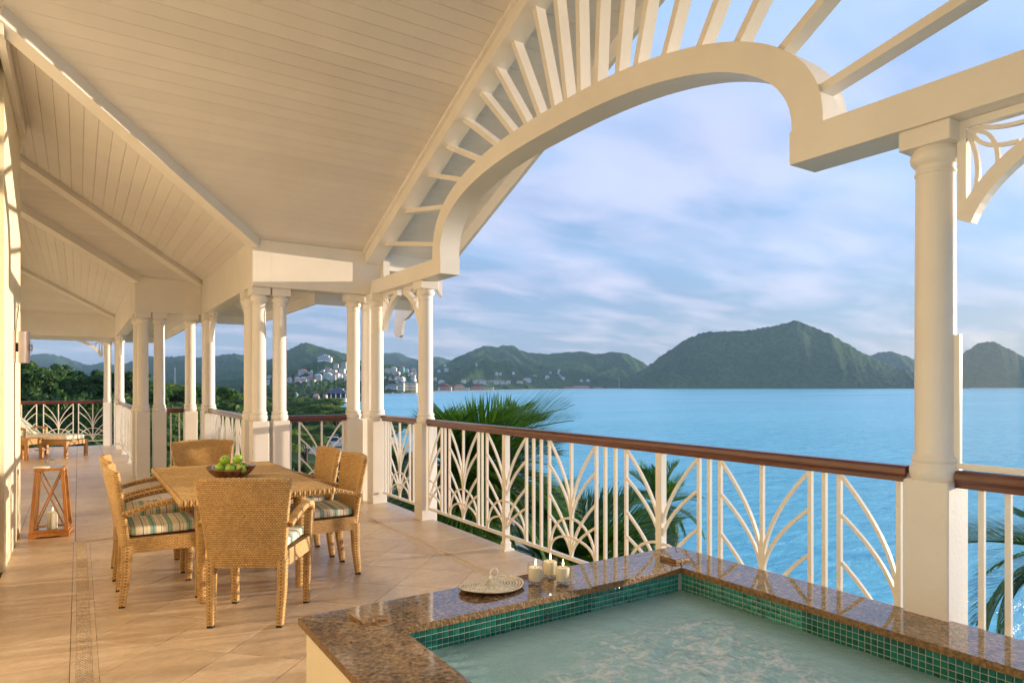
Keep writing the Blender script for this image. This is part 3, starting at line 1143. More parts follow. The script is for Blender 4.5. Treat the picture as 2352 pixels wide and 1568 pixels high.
y0_ = -0.03
I_ = []
for y in (-0.502, -1.237, -2.059, -2.166, -2.938, -3.044, -3.859, -4.578):
    I_.append(('bar', y0_ - RY(y)))
for c_, a_, b_, ps in ((-0.14, None, -0.426, 0), (-0.88, -0.593, -1.167, 0), (-1.639, -1.323, -1.956, 1), (-2.555, -2.276, -2.842, 0), (-3.47, -3.152, -3.782, 1), (-4.219, -3.938, -4.502, 0), (-4.937, -4.656, None, 0)):
    a0 = y0_ - RY(c_)
    I_.append(('panel', a0, RY(a_) - RY(c_) if a_ else 0, RY(c_) - RY(b_) if b_ else 0) + (('nocentre',) if ps else ()))
    if ps:
        I_.append(('post', a0))
railing((0.05, y0_), (0.05, -4.955), I_, 'long white railing with lotus arches and mahogany handrail behind the hot tub')


def auto_items(Ln):
    n = max(1, int(round(Ln / 0.76)))
    st = Ln / n
    it = []
    for k in range(n):
        a = st * (k + 0.5)
        hw_ = min(0.29, st / 2 - 0.05)
        it.append(('panel', a, hw_, hw_))
        if k:
            it.append(('bar', st * k))
    return it


railing((0.045, 1.22), (0.05, 0.18), [('bar', 0.05), ('bar', 0.13), ('panel', 0.48, 0.28, 0.28), ('bar', 0.86), ('bar', 0.95)], 'short railing in line with the arch, between bracketed columns')
railing((-1.02, 1.56), (-0.325, 1.56), [('panel', 0.40, 0.27, 0.265), ('bar', 0.025)], 'single lotus panel railing facing the camera behind the dining table')
railing((-1.362, 2.05), (-1.36, 4.88), auto_items(2.83), 'sunlit side railing running back behind the far end dining chair')
railing((-1.94, 5.27), (-1.70, 5.27), [('bar', 0.06), ('bar', 0.18)], 'very short railing between two columns of the middle cluster')
railing((-2.30, 5.80), (-2.31, 10.98), auto_items(5.18) + [('post', 1.95), ('post', 3.83)], 'long receding railing at the far side of the passage')
railing((-4.75, 12.22), (-2.62, 12.22), [('bar', 0.30), ('panel', 0.56, 0.28, 0.28), ('panel', 1.255, 0.285, 0.285), ('panel', 1.93, 0.285, 0.285)], 'farthest railing with open lotus panels behind the lounger')
I_ = [('bar', 0.09), ('bar', 0.185), ('panel', 0.60, 0.29, 0.29), ('bar', 1.0)] + [('panel', 1.5, 0.29, 0.29)]
railing((0.05, -5.155), (0.05, -8.5), I_, 'near railing at the right edge below the glass windscreen')

# glass windscreen on the near handrail
gs = thing('glass_windscreen', 'clear glass windscreen with white frame standing on the right handrail', 'windscreen', (0.06, -5.17, RH))
m = MB()
m.box(-0.011, 0.011, 0.008, 0.034, 0.003, 0.58)
m.build('frame_post', MAT['rail'], gs)
m = MB()
m.box(-0.011, 0.011, -3.2, 0.007, 0.003, 0.028)
m.build('frame_rail', MAT['rail'], gs)
m = MB()
m.box(-0.004, 0.004, -3.2, 0.0065, 0.030, 0.577)
m.build('pane', MAT['pane'], gs)


# ================================================================== FURNITURE
def sect(u, n=0.42):
    """rounded-square section, u in 0..1"""
    a = 2 * PI * u
    c_, s_ = np.cos(a), np.sin(a)
    return np.sign(c_) * np.abs(c_) ** n, np.sign(s_) * np.abs(s_) ** n


def stick(path, wfn, hfn, side):
    """surface fn(u, v) of a rounded-square stick along path(v); side = constant width direction"""
    side = np.asarray(side, float)

    def fn(u, v):
        p = path(v)
        e = 1e-3
        t = path(v + e) - path(v - e)
        t /= np.linalg.norm(t, axis=1)[:, None]
        s = side - t * (t @ side)[:, None]
        s /= np.linalg.norm(s, axis=1)[:, None]
        n = np.cross(s, t)
        a, b = sect(u)
        return p + s * (a * wfn(v) / 2)[:, None] + n * (b * hfn(v) / 2)[:, None]
    return fn


def core_of(fn, nu, nv, cap=True, shrink=None):
    u, v = np.meshgrid(np.arange(nu) / nu, np.linspace(0, 1, nv))
    P_ = fn(u.ravel(), v.ravel()).reshape(nv, nu, 3)
    m = MB()
    m.grid(P_, closed_u=True)
    if cap:
        m.f.append(tuple(range(nu - 1, -1, -1)))
        m.f.append(tuple((nv - 1) * nu + k for k in range(nu)))
    return m


def lin(*pts):
    pts = np.array(pts, float)
    d = np.r_[0, np.cumsum(np.linalg.norm(np.diff(pts, axis=0), axis=1))]
    d /= d[-1]

    def f(v):
        v = np.asarray(v, float)
        return np.stack([np.interp(v, d, pts[:, k]) + np.where(v < 0, (v * (pts[1, k] - pts[0, k]) / max(d[1], 1e-6)), 0) + np.where(v > 1, (v - 1) * (pts[-1, k] - pts[-2, k]) / (1 - d[-2]), 0) for k in range(3)], 1)
    return f


def spline(*pts):
    pts = np.array(pts, float)
    k = len(pts) - 1

    def f(v):                                             # Bezier of any degree
        v = np.asarray(v, float)
        return sum(math.comb(k, i) * (v ** i)[:, None] * ((1 - v) ** (k - i))[:, None] * pts[i] for i in range(k + 1))
    return f


def wick_part(name, parent, fn, nu, nv, cn=(16, 6), h=0.0028):
    core = core_of(fn, *cn).build(name, MAT['wickcore'], parent, smooth=False)
    V, F = weave(fn, nu, nv, h, closed=True, gv=0.13, gu=0.08, flip=core_sign(fn))
    o_ = fast_mesh('wicker_weave', V, F, MAT['wick'], core)
    o_['kind'] = 'stuff'
    return core


def core_sign(fn):
    u, v = np.array([0.0, 0.25, 0.5, 0.75]), np.array([0.5] * 4)
    p = fn(u, v)
    e = 1e-3
    n = np.cross(fn(u + e, v) - fn(u - e, v), fn(u, v + e) - fn(u, v - e))
    return 1.0 if ((p - p.mean(0)) * n).sum() > 0 else -1.0


ROW, STR = 0.0102, 0.0185


def make_chair():
    t = thing('dining_chair', 'honey wicker armchair seen squarely from behind, nearest to the hot tub', 'chair', group='wicker armchairs around the dining table')
    k1 = lambda a, b: (lambda v: a + (b - a) * np.clip(v, 0, 1))
    # legs: front legs rise into the arms
    for sx in (-1, 1):
        f = stick(lin((sx * 0.235, 0.215, 0.012), (sx * 0.243, 0.222, 0.36), (sx * 0.25, 0.226, 0.62)), k1(0.040, 0.054), k1(0.038, 0.060), (1, 0, 0))
        wick_part('leg', t, f, 10, int(0.61 / ROW), (16, 5))
        f = stick(lin((sx * 0.205, -0.235, 0.012), (sx * 0.212, -0.212, 0.20), (sx * 0.215, -0.205, 0.40)), k1(0.038, 0.056), k1(0.040, 0.062), (1, 0, 0))
        wick_part('leg', t, f, 10, int(0.39 / ROW), (16, 5))
        for x, y in ((0.235, 0.215), (0.205, -0.235)):
            m = MB()
            m.bbox(sx * x - 0.018, sx * x + 0.018, y - 0.018, y + 0.018, 0.0, 0.0135, 0.003)
            m.build('foot_cap', MAT['rubber'], t)
        # arm rest sweeps up from the back, arches and drops into the front leg
        f = stick(spline((sx * 0.258, -0.235, 0.612), (sx * 0.268, -0.06, 0.672), (sx * 0.275, 0.10, 0.700), (sx * 0.268, 0.235, 0.69), (sx * 0.252, 0.238, 0.60)), k1(0.050, 0.052), k1(0.028, 0.044), (1, 0, 0))
        wick_part('armrest', t, f, 7, 40, (16, 14))
    # seat frame: a ring of apron
    ring = np.array([(-0.245, 0.235), (-0.262, 0.21), (-0.238, -0.20), (-0.21, -0.226), (0.21, -0.226), (0.238, -0.20), (0.262, 0.21), (0.245, 0.235)])
    cl = np.r_[ring, ring[:1]]
    dd = np.r_[0, np.cumsum(np.linalg.norm(np.diff(cl, axis=0), axis=1))]
    dd /= dd[-1]

    def apron(u, v):
        u = np.mod(u, 1.0)
        return np.stack([np.interp(u, dd, cl[:, 0]), np.interp(u, dd, cl[:, 1]), 0.352 + 0.098 * v], 1)
    core = MB()
    u, v = np.meshgrid(np.arange(48) / 48, np.linspace(0, 1, 2))
    core.grid(apron(u.ravel(), v.ravel()).reshape(2, 48, 3) * np.array([0.997, 0.997, 1]), closed_u=True)
    core.f.append(tuple(range(48, 96)))
    core.f.append(tuple(range(47, -1, -1)))
    sf = core.build('seat_frame', MAT['wickcore'], t)
    V, F = weave(apron, int(1.86 / STR), 9, 0.0034, gu=0.10, gv=0.18, closed=True, flip=core_sign(apron))
    fast_mesh('wicker_weave', V, F, MAT['wick'], sf)['kind'] = 'stuff'

    # backrest: tapered, leaning, dished panel
    def back(off, sgn):
        def fn(u, v):
            a = 2 * u - 1
            hw_ = 0.226 + 0.054 * np.clip(v, 0, 1.0) ** 1.3
            x = a * hw_
            y = -0.222 - 0.095 * v ** 1.15 - 0.0 + 0.048 * np.abs(a) ** 2.2 * (0.35 + 0.65 * v) + off
            z = 0.372 + 0.512 * v - 0.020 * (a ** 2) * v * 0.0 + 0.012 * (1 - a ** 2) * v
            return np.stack([x, y, z], 1)
        return fn
    nu, nv = 20, 16
    u, v = np.meshgrid(np.linspace(0, 1, nu), np.linspace(0, 1, nv))
    Pf = back(0.016, 1)(u.ravel(), v.ravel()).reshape(nv, nu, 3)
    Pb = back(-0.016, 1)(u.ravel(), v.ravel()).reshape(nv, nu, 3)
    m = MB()
    m.grid(Pf)
    m.grid(Pb[:, ::-1])
    for A_, B_ in ((Pf[-1], Pb[-1]), (Pf[0][::-1], Pb[0][::-1]), (Pf[:, 0], Pb[:, 0]), (Pf[:, -1][::-1], Pb[:, -1][::-1])):
        m.grid(np.stack([A_, B_]))
    bk = m.build('backrest', MAT['wickcore'], t)
    ws = [weave(back(0.0165, 1), 30, 44, 0.0042, gu=0.13, gv=0.22, flip=-1.0), weave(back(-0.0165, 1), 30, 44, 0.0042, gu=0.13, gv=0.22, flip=1.0)]

    def edge(fixed, which):
        def fn(u, v):                                     # u across the thickness, v along the edge
            uu, vv = (v, np.full_like(v, fixed)) if which == 'v' else (np.full_like(v, fixed), v)
            a = back(0.0, 1)(np.clip(uu, 0, 1), np.clip(vv, 0, 1))
            c_ = np.cos(PI * u)
            s_ = np.sin(PI * u)
            a = a + np.stack([(1 if fixed > 0.5 else -1) * s_ * 0.008 if which == 'u' else 0 * u, c_ * 0.0175, s_ * 0.009 if which == 'v' else 0 * u], 1)
            return a
        return fn
    for fx, wh in ((1.0, 'v'), (0.0, 'u'), (1.0, 'u')):
        n_ = 36 if wh == 'v' else 44
        f = edge(fx, wh)
        u_, v_ = np.array([0.5]), np.array([0.5])
        e = 1e-3
        nn = np.cross(f(u_ + e, v_) - f(u_ - e, v_), f(u_, v_ + e) - f(u_, v_ - e))[0]
        out = np.array([0, 0, 1.0]) if wh == 'v' else np.array([1.0 if fx > 0.5 else -1.0, 0, 0])
        V1_, F1_ = weave(f, 1, n_, 0.003, flip=1.0 if nn @ out > 0 else -1.0)
        ws.append((V1_, F1_))
    V, F = join(ws)
    fast_mesh('wicker_weave', V, F, MAT['wick'], bk)['kind'] = 'stuff'
    return t


def super_cushion(name, sx, sy, sz, mat, e1=0.30, e2=0.22, puff=0.25, nu=48, nv=14, parent=None):
    u = np.linspace(-PI, PI, nu, endpoint=False)
    v = np.linspace(-PI / 2, PI / 2, nv)
    uu, vv = np.meshgrid(u, v)
    pw = lambda a, e: np.sign(a) * np.abs(a) ** e
    x = sx / 2 * pw(np.cos(vv), e1) * pw(np.cos(uu), e2)
    y = sy / 2 * pw(np.cos(vv), e1) * pw(np.sin(uu), e2)
    z = sz / 2 * pw(np.sin(vv), e1)
    r = np.clip(1 - (2 * x / sx) ** 2, 0, 1) * np.clip(1 - (2 * y / sy) ** 2, 0, 1)
    z = z * (1 + puff * r)
    m = MB()
    m.grid(np.stack([x, y, z], 2), closed_u=True)
    # fill the top with a fan so the puffed middle is a surface
    return m.build(name, mat, parent, smooth=True)


chair = make_chair()
spots = [((-2.145, -2.085), -32, None),
         ((-2.635, -1.27), -90, 'wicker armchair on the lantern side, nearer of the two, with striped cushion in view'),
         ((-2.640, -0.56), -91, 'wicker armchair on the lantern side, farther of the two, mostly behind its neighbour'),
         ((-1.535, -1.36), 88, 'wicker armchair on the railing side, nearer of the two, its back turned to the sea'),
         ((-1.545, -0.75), 90, 'wicker armchair on the railing side, farther of the two, overlapped by its neighbour'),
         ((-2.09, 0.47), 176, 'wicker armchair at the far end of the table, facing the camera')]
CL = ['striped canvas cushion on the chair seen from behind, only its right side showing',
      'striped cushion fully in view on the nearer left chair', 'striped cushion on the farther left chair behind the wicker arms',
      'striped cushion on the nearer right chair', 'striped cushion just visible on the farther right chair under the table edge', 'striped cushion on the far end chair, hidden by the table']
cush0 = None
for k, ((x, y), deg, lb) in enumerate(spots):
    c = chair if k == 0 else copy_tree(chair)
    c.location = (x, y, 0)
    c.rotation_euler = (0, 0, math.radians(deg))
    if lb:
        c['label'] = lb
    if k == 5:
        continue
    if cush0 is None:
        cu = cush0 = super_cushion('seat_cushion', 0.455, 0.425, 0.062, MAT['stripe'])
    else:
        cu = cush0.copy()
        C.objects.link(cu)
    tag(cu, CL[k], 'cushion', 'striped seat cushions')
    a = math.radians(deg)
    cu.location = (x - math.sin(a) * 0.012, y + math.cos(a) * 0.012, 0.4875)
    cu.rotation_euler = (0, 0, a)

# ------------------------------------------------------------------ dining table
tb = thing('dining_table', 'rectangular honey wicker dining table with ribbed woven top', 'table', (-2.098, -1.005, 0))
TX, TY = 0.965, 1.90
m = MB()
m.box(-TX / 2 + 0.006, TX / 2 - 0.006, -TY / 2 + 0.006, TY / 2 - 0.006, 0.700, 0.7365)
top = m.build('tabletop', MAT['wickcore'], tb)


def flat(x0, x1, y0, y1, z):
    return lambda u, v: np.stack([x0 + (x1 - x0) * u, y0 + (y1 - y0) * v, np.full_like(u, z)], 1)


ws = [weave(flat(-TX / 2 + 0.012, TX / 2 - 0.012, -TY / 2 + 0.012, TY / 2 - 0.012, 0.7367), 46, 118, 0.0034, gu=0.06, gv=0.17)]
for (ax_, s) in (('x', -1), ('x', 1), ('y', -1), ('y', 1)):
    L_ = TY if ax_ == 'x' else TX

    def ef(u, v, ax_=ax_, s=s, L_=L_):
        a = -PI * 0.5 + PI * 1.0 * u
        o_, z = np.cos(a) * 0.012 - 0.006, 0.7185 + np.sin(a) * 0.0215
        q = (v - 0.5) * L_
        return np.stack([s * (TX / 2 + o_), q, z], 1) if ax_ == 'x' else np.stack([q, s * (TY / 2 + o_), z], 1)
    e = 1e-3
    u_, v_ = np.array([0.5]), np.array([0.5])
    nn = np.cross(ef(u_ + e, v_) - ef(u_ - e, v_), ef(u_, v_ + e) - ef(u_, v_ - e))[0]
    sg = nn[0] * s if ax_ == 'x' else nn[1] * s
    ws.append(weave(ef, 1, int(L_ / 0.0165), 0.003, gu=0.0, gv=0.12, flip=1.0 if sg > 0 else -1.0))
V, F = join(ws)
fast_mesh('wicker_weave', V, F, MAT['wick'], top)['kind'] = 'stuff'
for sx in (-1, 1):
    for sy in (-1, 1):
        f = stick(lin((sx * 0.32, sy * 0.66, 0.01), (sx * 0.325, sy * 0.665, 0.70)), lambda v: 0.048 + 0.016 * np.clip(v, 0, 1), lambda v: 0.048 + 0.016 * np.clip(v, 0, 1), (1, 0, 0))
        wick_part('leg', tb, f, 9, 54, (16, 3))
m = MB()
for s in (-1, 1):
    m.box(s * 0.32 - 0.012, s * 0.32 + 0.012, -0.63, 0.63, 0.64, 0.70)
    m.box(-0.305, 0.305, s * 0.66 - 0.012, s * 0.66 + 0.012, 0.64, 0.70)
m.build('table_frame', MAT['wickcore'], tb)

# ------------------------------------------------------------------ fruit bowl and apples
bx, by = -2.135, -1.09
BZ = 0.7405
vn = VNoise(5)
th = np.linspace(0, 2 * PI, 56, endpoint=False)
e_ = 0.10 * np.sin(th * 2 + 0.6) + 0.06 * np.sin(3 * th + 1.1) + 0.10 * (vn(np.cos(th) * 2 + 5, np.sin(th) * 2 + 5) - 0.5)
rows = []
for r, z, wv in ((0.02, 0.002, 0), (0.085, 0.0, 0.3), (0.098, 0.004, 0.5), (0.135, 0.035, 1), (0.168, 0.070, 1.1), (0.176, 0.084, 1.2), (0.160, 0.091, 1.0), (0.138, 0.090, 0.7), (0.128, 0.084, 0.6), (0.112, 0.060, 0.4), (0.085, 0.036, 0.2), (0.02, 0.028, 0)):
    rr = r * (1 + e_ * wv)
    zz = z + 0.010 * np.sin(th * 2 + 2.2) * (z > 0.05) + 0.004 * np.sin(th * 5) * (z > 0.05)
    rows.append(np.stack([rr * np.cos(th), rr * np.sin(th), zz], 1))
m = MB()
m.grid(np.stack(rows), closed_u=True)
m.f.append(tuple(range(55, -1, -1)))
m.f.append(tuple(11 * 56 + k for k in range(56)))
bo = m.build('fruit_bowl', MAT['bowl'], None, smooth=True, auto=50)
bo.location = (bx, by, BZ)
tag(bo, 'irregular dark root wood bowl holding green apples on the table', 'bowl')


def apple_mesh():
    m = MB()
    n, k = 24, 16
    rows = []
    for i in range(k + 1):
        a = PI * i / k
        r = math.sin(a) * (1 + 0.10 * math.cos(a))
        z = -math.cos(a) * 0.90
        dip = 0.34 * math.exp(-((a - PI) / 0.33) ** 2) - 0.16 * math.exp(-(a / 0.30) ** 2)
        z -= dip
        q = np.arange(n) * 2 * PI / n
        rr = r * (1 + 0.02 * np.cos(5 * q) * (1 if a < 1.2 else 0.3))
        rows.append(np.stack([rr * np.cos(q), rr * np.sin(q), np.full(n, z)], 1) * 0.038)
    m.grid(np.stack(rows), closed_u=True)
    return m


am = apple_mesh()
ap0 = am.build('apple', MAT['apple'], None, smooth=True)
m = MB()
m.tube([(0, 0, 0.018), (0.001, 0, 0.030), (0.004, 0.001, 0.040)], [0.0016, 0.0014, 0.002], 6)
st = m.build('stem', MAT['stem'], ap0)
toC = -FWD                                                 # horizontal direction towards the camera
ar, af = RGT, FWD
APP = [((-0.062, -0.055), 0.078, (70, 40), 'green apple low at the front left of the bowl, on its side'),
       ((0.022, -0.062), 0.080, (18, 10), 'yellow green apple low at the front centre of the bowl'),
       ((0.096, -0.040), 0.080, (22, 15), 'green apple at the front right of the bowl with its stem up'),
       ((-0.088, 0.020), 0.082, (60, 120), 'apple at the far left of the bowl behind the front one'),
       ((-0.008, 0.030), 0.083, (30, 200), 'apple at the back centre of the bowl, nearly hidden'),
       ((0.075, 0.042), 0.082, (40, 300), 'apple at the back right of the bowl, nearly hidden'),
       ((-0.040, -0.018), 0.142, (58, -90), 'green apple on top left of the pile with its hollow turned to the camera'),
       ((0.054, -0.004), 0.144, (150, 30), 'darker green apple on top right of the pile, stem hidden')]
for k, ((r_, f_), z, (tl, az), lb) in enumerate(APP):
    o_ = ap0 if k == 0 else copy_tree(ap0)
    p = np.array([bx, by, 0]) + ar * r_ + af * f_
    o_.location = (p[0], p[1], BZ + z)
    azr = math.radians(az) - ANG
    axis = Vector((-math.sin(azr), math.cos(azr), 0))
    o_.rotation_mode = 'QUATERNION'
    o_.rotation_quaternion = Matrix.Rotation(math.radians(tl), 4, axis).to_quaternion()
    o_.scale = (1, 1, 1) if k not in (0, 1) else (1.03, 1.03, 0.97)
    tag(o_, lb, 'apple', 'green apples piled in the bowl')

# ------------------------------------------------------------------ floor lantern
lx, ly = -3.328, 1.335
lt = thing('floor_lantern', 'tapered wooden lantern with crossed bars and glass panes on the floor by the wall', 'lantern', (lx, ly, 0), rz=math.radians(-6))
b0, b1, zt_ = 0.143, 0.102, 0.655
m = MB()
for s in (-1, 1):
    sk = [(-0.160, 0.0), (-0.115, 0.0), (-0.09, 0.014), (-0.045, 0.017), (0.0, 0.012), (0.045, 0.017), (0.09, 0.014), (0.115, 0.0), (0.160, 0.0), (0.160, 0.05), (-0.160, 0.05)]
    m.prism([(x, s * 0.149 - 0.0075, z) for x, z in sk], (0, 0.015, 0))
    m.prism([(s * 0.154 - 0.0075, y * 0.885, z) for y, z in sk], (0.015, 0, 0))
m.box(-0.146, 0.146, -0.141, 0.141, 0.044, 0.058)
m.build('base', MAT['lantern'], lt)
for sx in (-1, 1):
    for sy in (-1, 1):
        m = MB()
        m.bar((sx * b0, sy * (b0 - 0.01), 0.055), (sx * b1, sy * (b1 - 0.01), zt_ - 0.02), 0.028, 0.028, up=(0, 1, 0))
        m.build('corner_post', MAT['lantern'], lt)
m = MB()
for s in (-1, 1):
    m.bar((-b0, s * (b0 - 0.01), 0.065), (b0, s * (b0 - 0.01), 0.065), 0.022, 0.022)
    m.bar((s * b0, -b0 + 0.01, 0.065), (s * b0, b0 - 0.01, 0.065), 0.022, 0.022)
m.build('bottom_rail', MAT['lantern'], lt)
m = MB()
m.bbox(-0.122, 0.122, -0.114, 0.114, zt_ - 0.024, zt_, 0.006)
m.build('top_rim', MAT['lantern'], lt)
m = MB()
m.box(-0.095, 0.095, -0.085, 0.085, zt_ + 0.001, zt_ + 0.004)
m.build('top_pane', MAT['steel'], lt)
for face in range(3):
    for sgn in (-1, 1):
        zA, zB_ = 0.075, zt_ - 0.03
        q = lambda z: b0 + (b1 - b0) * (z - 0.055) / (zt_ - 0.075)
        m = MB()
        if face < 2:
            s = (-1, 1)[face]
            m.bar((-sgn * (q(zA) - 0.012), s * (q(zA) - 0.010), zA), (sgn * (q(zB_) - 0.012), s * (q(zB_) - 0.010), zB_), 0.012, 0.010 + 0.0004 * sgn, up=(0, 1, 0))
        else:
            m.bar((-q(zA) + 0.002, -sgn * (q(zA) - 0.022), zA), (-q(zB_) + 0.002, sgn * (q(zB_) - 0.022), zB_), 0.012, 0.010 + 0.0004 * sgn, up=(1, 0, 0))
        m.build('cross_bar', MAT['lantern'], lt)
for s in (-1, 1):
    m = MB()
    y0q, y1q = s * (b0 - 0.016), s * (b1 - 0.016)
    m.prism([(-b0 + 0.01, y0q, 0.06), (b0 - 0.01, y0q, 0.06), (b1 - 0.01, y1q, zt_ - 0.03), (-b1 + 0.01, y1q, zt_ - 0.03)], (0, 0.002, 0))
    m.build('pane', MAT['pane'], lt)
    m = MB()
    x0q, x1q = s * (b0 - 0.006), s * (b1 - 0.006)
    m.prism([(x0q, -b0 + 0.02, 0.06), (x0q, b0 - 0.02, 0.06), (x1q, b1 - 0.02, zt_ - 0.03), (x1q, -b1 + 0.02, zt_ - 0.03)], (0.002, 0, 0))
    m.build('pane', MAT['pane'], lt)
for z in (0.09, 0.58):
    m = MB()
    k = b0 + (b1 - b0) * (z - 0.055) / (zt_ - 0.075)
    m.box(k + 0.0145, k + 0.018, -k + 0.02, -k + 0.05, z, z + 0.04)
    m.build('hinge', MAT['steel'], lt)
m = MB()
m.box(-0.120, 0.120, -0.115, 0.115, 0.0585, 0.064)
m.build('floor_mirror', MAT['steel'], lt)


def candle(name, x, y, z, r, h, label, group, flame=True, rz_=0.0):
    t = thing(name, label, 'candle', (x, y, z), group=group)
    m = MB()
    m.lathe([(r * 0.96, 0), (r, 0.003), (r, h - 0.004), (r * 0.96, h), (r * 0.5, h - 0.002), (0.003, h - 0.004)], 28)
    m.build('wax', MAT['wax'], t, smooth=True, auto=40)
    m = MB()
    m.tube([(0, 0, h - 0.005), (0.001, 0, h + 0.004), (0.003, 0, h + 0.009)], 0.0011, 6)
    m.build('wick', MAT['rubber'], t)
    m = MB()
    m.lathe([(0.0008, 0), (0.0042, 0.006), (0.0050, 0.011), (0.0038, 0.020), (0.0018, 0.029), (0.0004, 0.036)], 12, (0.003, 0, h + 0.006))
    m.build('flame', MAT['flame'], t, smooth=True)
    return t


candle('pillar_candle', lx + 0.01, ly - 0.02, 0.0645, 0.043, 0.165, 'cream pillar candle burning inside the wooden floor lantern', None)
# little metal lantern and straw coaster on the lantern's top
ml = thing('tea_lantern', 'tiny silver tea lantern with peaked roof on top of the wooden lantern', 'lantern', (lx + 0.005, ly - 0.03, zt_ + 0.0045))
m = MB()
m.bbox(-0.034, 0.034, -0.034, 0.034, 0, 0.008, 0.002)
m.build('base', MAT['steel'], ml)
m = MB()
for sx in (-1, 1):
    for sy in (-1, 1):
        m.bar((sx * 0.03, sy * 0.03, 0.008), (sx * 0.03, sy * 0.03, 0.062), 0.006, 0.006, up=(1, 0, 0))
for z in (0.022, 0.036, 0.050):
    for s in (-1, 1):
        m.bar((-0.03, s * 0.03, z), (0.03, s * 0.03, z), 0.004, 0.003)
        m.bar((s * 0.03, -0.03, z), (s * 0.03, 0.03, z), 0.004, 0.003)
m.build('fretwork', MAT['steel'], ml)
m = MB()
m.lathe([(0.052, 0.060), (0.050, 0.064), (0.020, 0.082), (0.010, 0.086), (0.010, 0.096), (0.006, 0.100)], 4)
rf = m.build('peaked_roof', MAT['steel'], ml)
rf.rotation_euler = (0, 0, PI / 4)
m = MB()
for k in range(5):
    a = np.linspace(0, 2 * PI, 30)
    r = 0.062 - 0.012 * k
    m.tube(np.stack([r * np.cos(a), r * np.sin(a), np.full(30, 0.007)], 1), 0.0065, 6, cap=False)
o_ = m.build('straw_coaster', MAT['straw'], None, smooth=True)
o_.location = (lx - 0.072, ly - 0.045, zt_ + 0.001)
tag(o_, 'coiled straw coaster overhanging the left corner of the wooden lantern', 'coaster')

# ------------------------------------------------------------------ wall sconce
sx_, sy_ = XW, 0.93
sc = thing('wall_sconce', 'bronze wall light with a sunflower ornament on the sunlit wall', 'wall light', (sx_, sy_, 1.79))
m = MB()
m.box(0.001, 0.012, -0.075, 0.03, -0.14, 0.145)
m.build('back_plate', MAT['sconce'], sc)
m = MB()
m.box(0.012, 0.055, -0.02, 0.02, -0.04, 0.04)
m.build('stem', MAT['darkm'], sc)
a = np.linspace(-PI * 0.55, PI * 0.55, 22)
m = MB()
for r, fl_ in ((0.072, False), (0.069, True)):
    Pq = np.stack([np.stack([0.045 + r * np.cos(a), r * np.sin(a) + 0.02, np.full(22, z)], 1) for z in (-0.14, 0.14)])
    m.grid(Pq[:, ::-1] if fl_ else Pq)
m.build('shade', MAT['sconce'], sc, smooth=True)
fo = MB()
for k in range(14):
    q = 2 * PI * k / 14
    L_ = 0.062 if k % 2 == 0 else 0.045
    c_, s_ = math.cos(q), math.sin(q)
    bx_ = 0.128
    fo.add([(bx_, 0.02 - s_ * 0.004, c_ * 0.004), (bx_ + 0.006, 0.02 + c_ * L_ * 0.45 - s_ * 0.009, s_ * L_ * 0.45 + c_ * 0.009), (bx_ - 0.014, 0.02 + c_ * L_, s_ * L_),
            (bx_ + 0.006, 0.02 + c_ * L_ * 0.45 + s_ * 0.009, s_ * L_ * 0.45 - c_ * 0.009), (bx_ - 0.002, 0.02, 0)], [(0, 1, 2, 3), (4, 3, 2, 1)])
fo.lathe([(0.014, -0.004), (0.016, 0.0), (0.010, 0.006)], 10, (0, 0, 0))
fl2 = fo.build('sunflower', MAT['sconce'], sc)

# ------------------------------------------------------------------ lounger, side table, wine glass at the far end
cx0, cx1, cy0 = -3.30, -2.96, 9.45
lo = thing('lounger', 'wooden chaise lounge with striped pad in front of the farthest railing', 'lounger', (-3.30, 10.0, 0))
# local frame: length runs along -x,+y (towards the wall side); built straight and turned
AX = math.radians(-47 + 90)
LA = math.radians(-42)
lo.location = (-3.125, 9.59, 0)
lo.rotation_euler = (0, 0, LA)
Wd, Ld = 0.52, 1.75
m = MB()
for s in (-1, 1):
    m.box(-Ld, 0, s * Wd / 2 - 0.02, s * Wd / 2 + 0.02, 0.255, 0.345)
m.box(-0.04, 0.0, -Wd / 2 + 0.021, Wd / 2 - 0.021, 0.256, 0.344)
m.box(-Ld, -Ld + 0.04, -Wd / 2 + 0.021, Wd / 2 - 0.021, 0.256, 0.344)
m.build('frame', MAT['teak'], lo)
for k in range(12):
    m = MB()
    x = -0.1 - k * 0.135
    m.box(x - 0.05, x + 0.05, -Wd / 2 + 0.022, Wd / 2 - 0.022, 0.326, 0.342)
    m.build('slat', MAT['teak'], lo)
for x in (-0.03, -0.95, -1.70):
    for s in (-1, 1):
        m = MB()
        m.bar((x, s * (Wd / 2 - 0.012), 0.0), (x, s * (Wd / 2 - 0.004), 0.335), 0.052, 0.052, up=(1, 0, 0))
        m.build('leg', MAT['teak'], lo)
for s in (-1, 1):
    m = MB()
    m.tube([(-0.95, s * (Wd / 2), 0.56), (-1.2, s * (Wd / 2), 0.575), (-1.60, s * (Wd / 2), 0.55)], 0.022, 8)
    m.build('armrest', MAT['teak'], lo, smooth=True)
    for x in (-0.97, -1.55):
        m = MB()
        m.bar((x, s * Wd / 2, 0.30), (x, s * Wd / 2, 0.555), 0.045, 0.03, up=(1, 0, 0))
        m.build('arm_post', MAT['teak'], lo)
m = MB()
m.bar((-0.97, 0, 0.10), (-0.97, 0, 0.13), 0.02, 0.02, up=(1, 0, 0))
m.bar((-0.95, -Wd / 2, 0.115), (-0.95, Wd / 2, 0.115), 0.022, 0.022)
m.build('stretcher', MAT['teak'], lo)
pd = super_cushion('lounger_pad', 1.05, 0.53, 0.105, MAT['stripe'], puff=0.15)
pd.rotation_euler = (0, 0, LA)
pd.location = (-3.125 + math.cos(LA) * -0.54, 9.59 + math.sin(LA) * -0.54, 0.399)
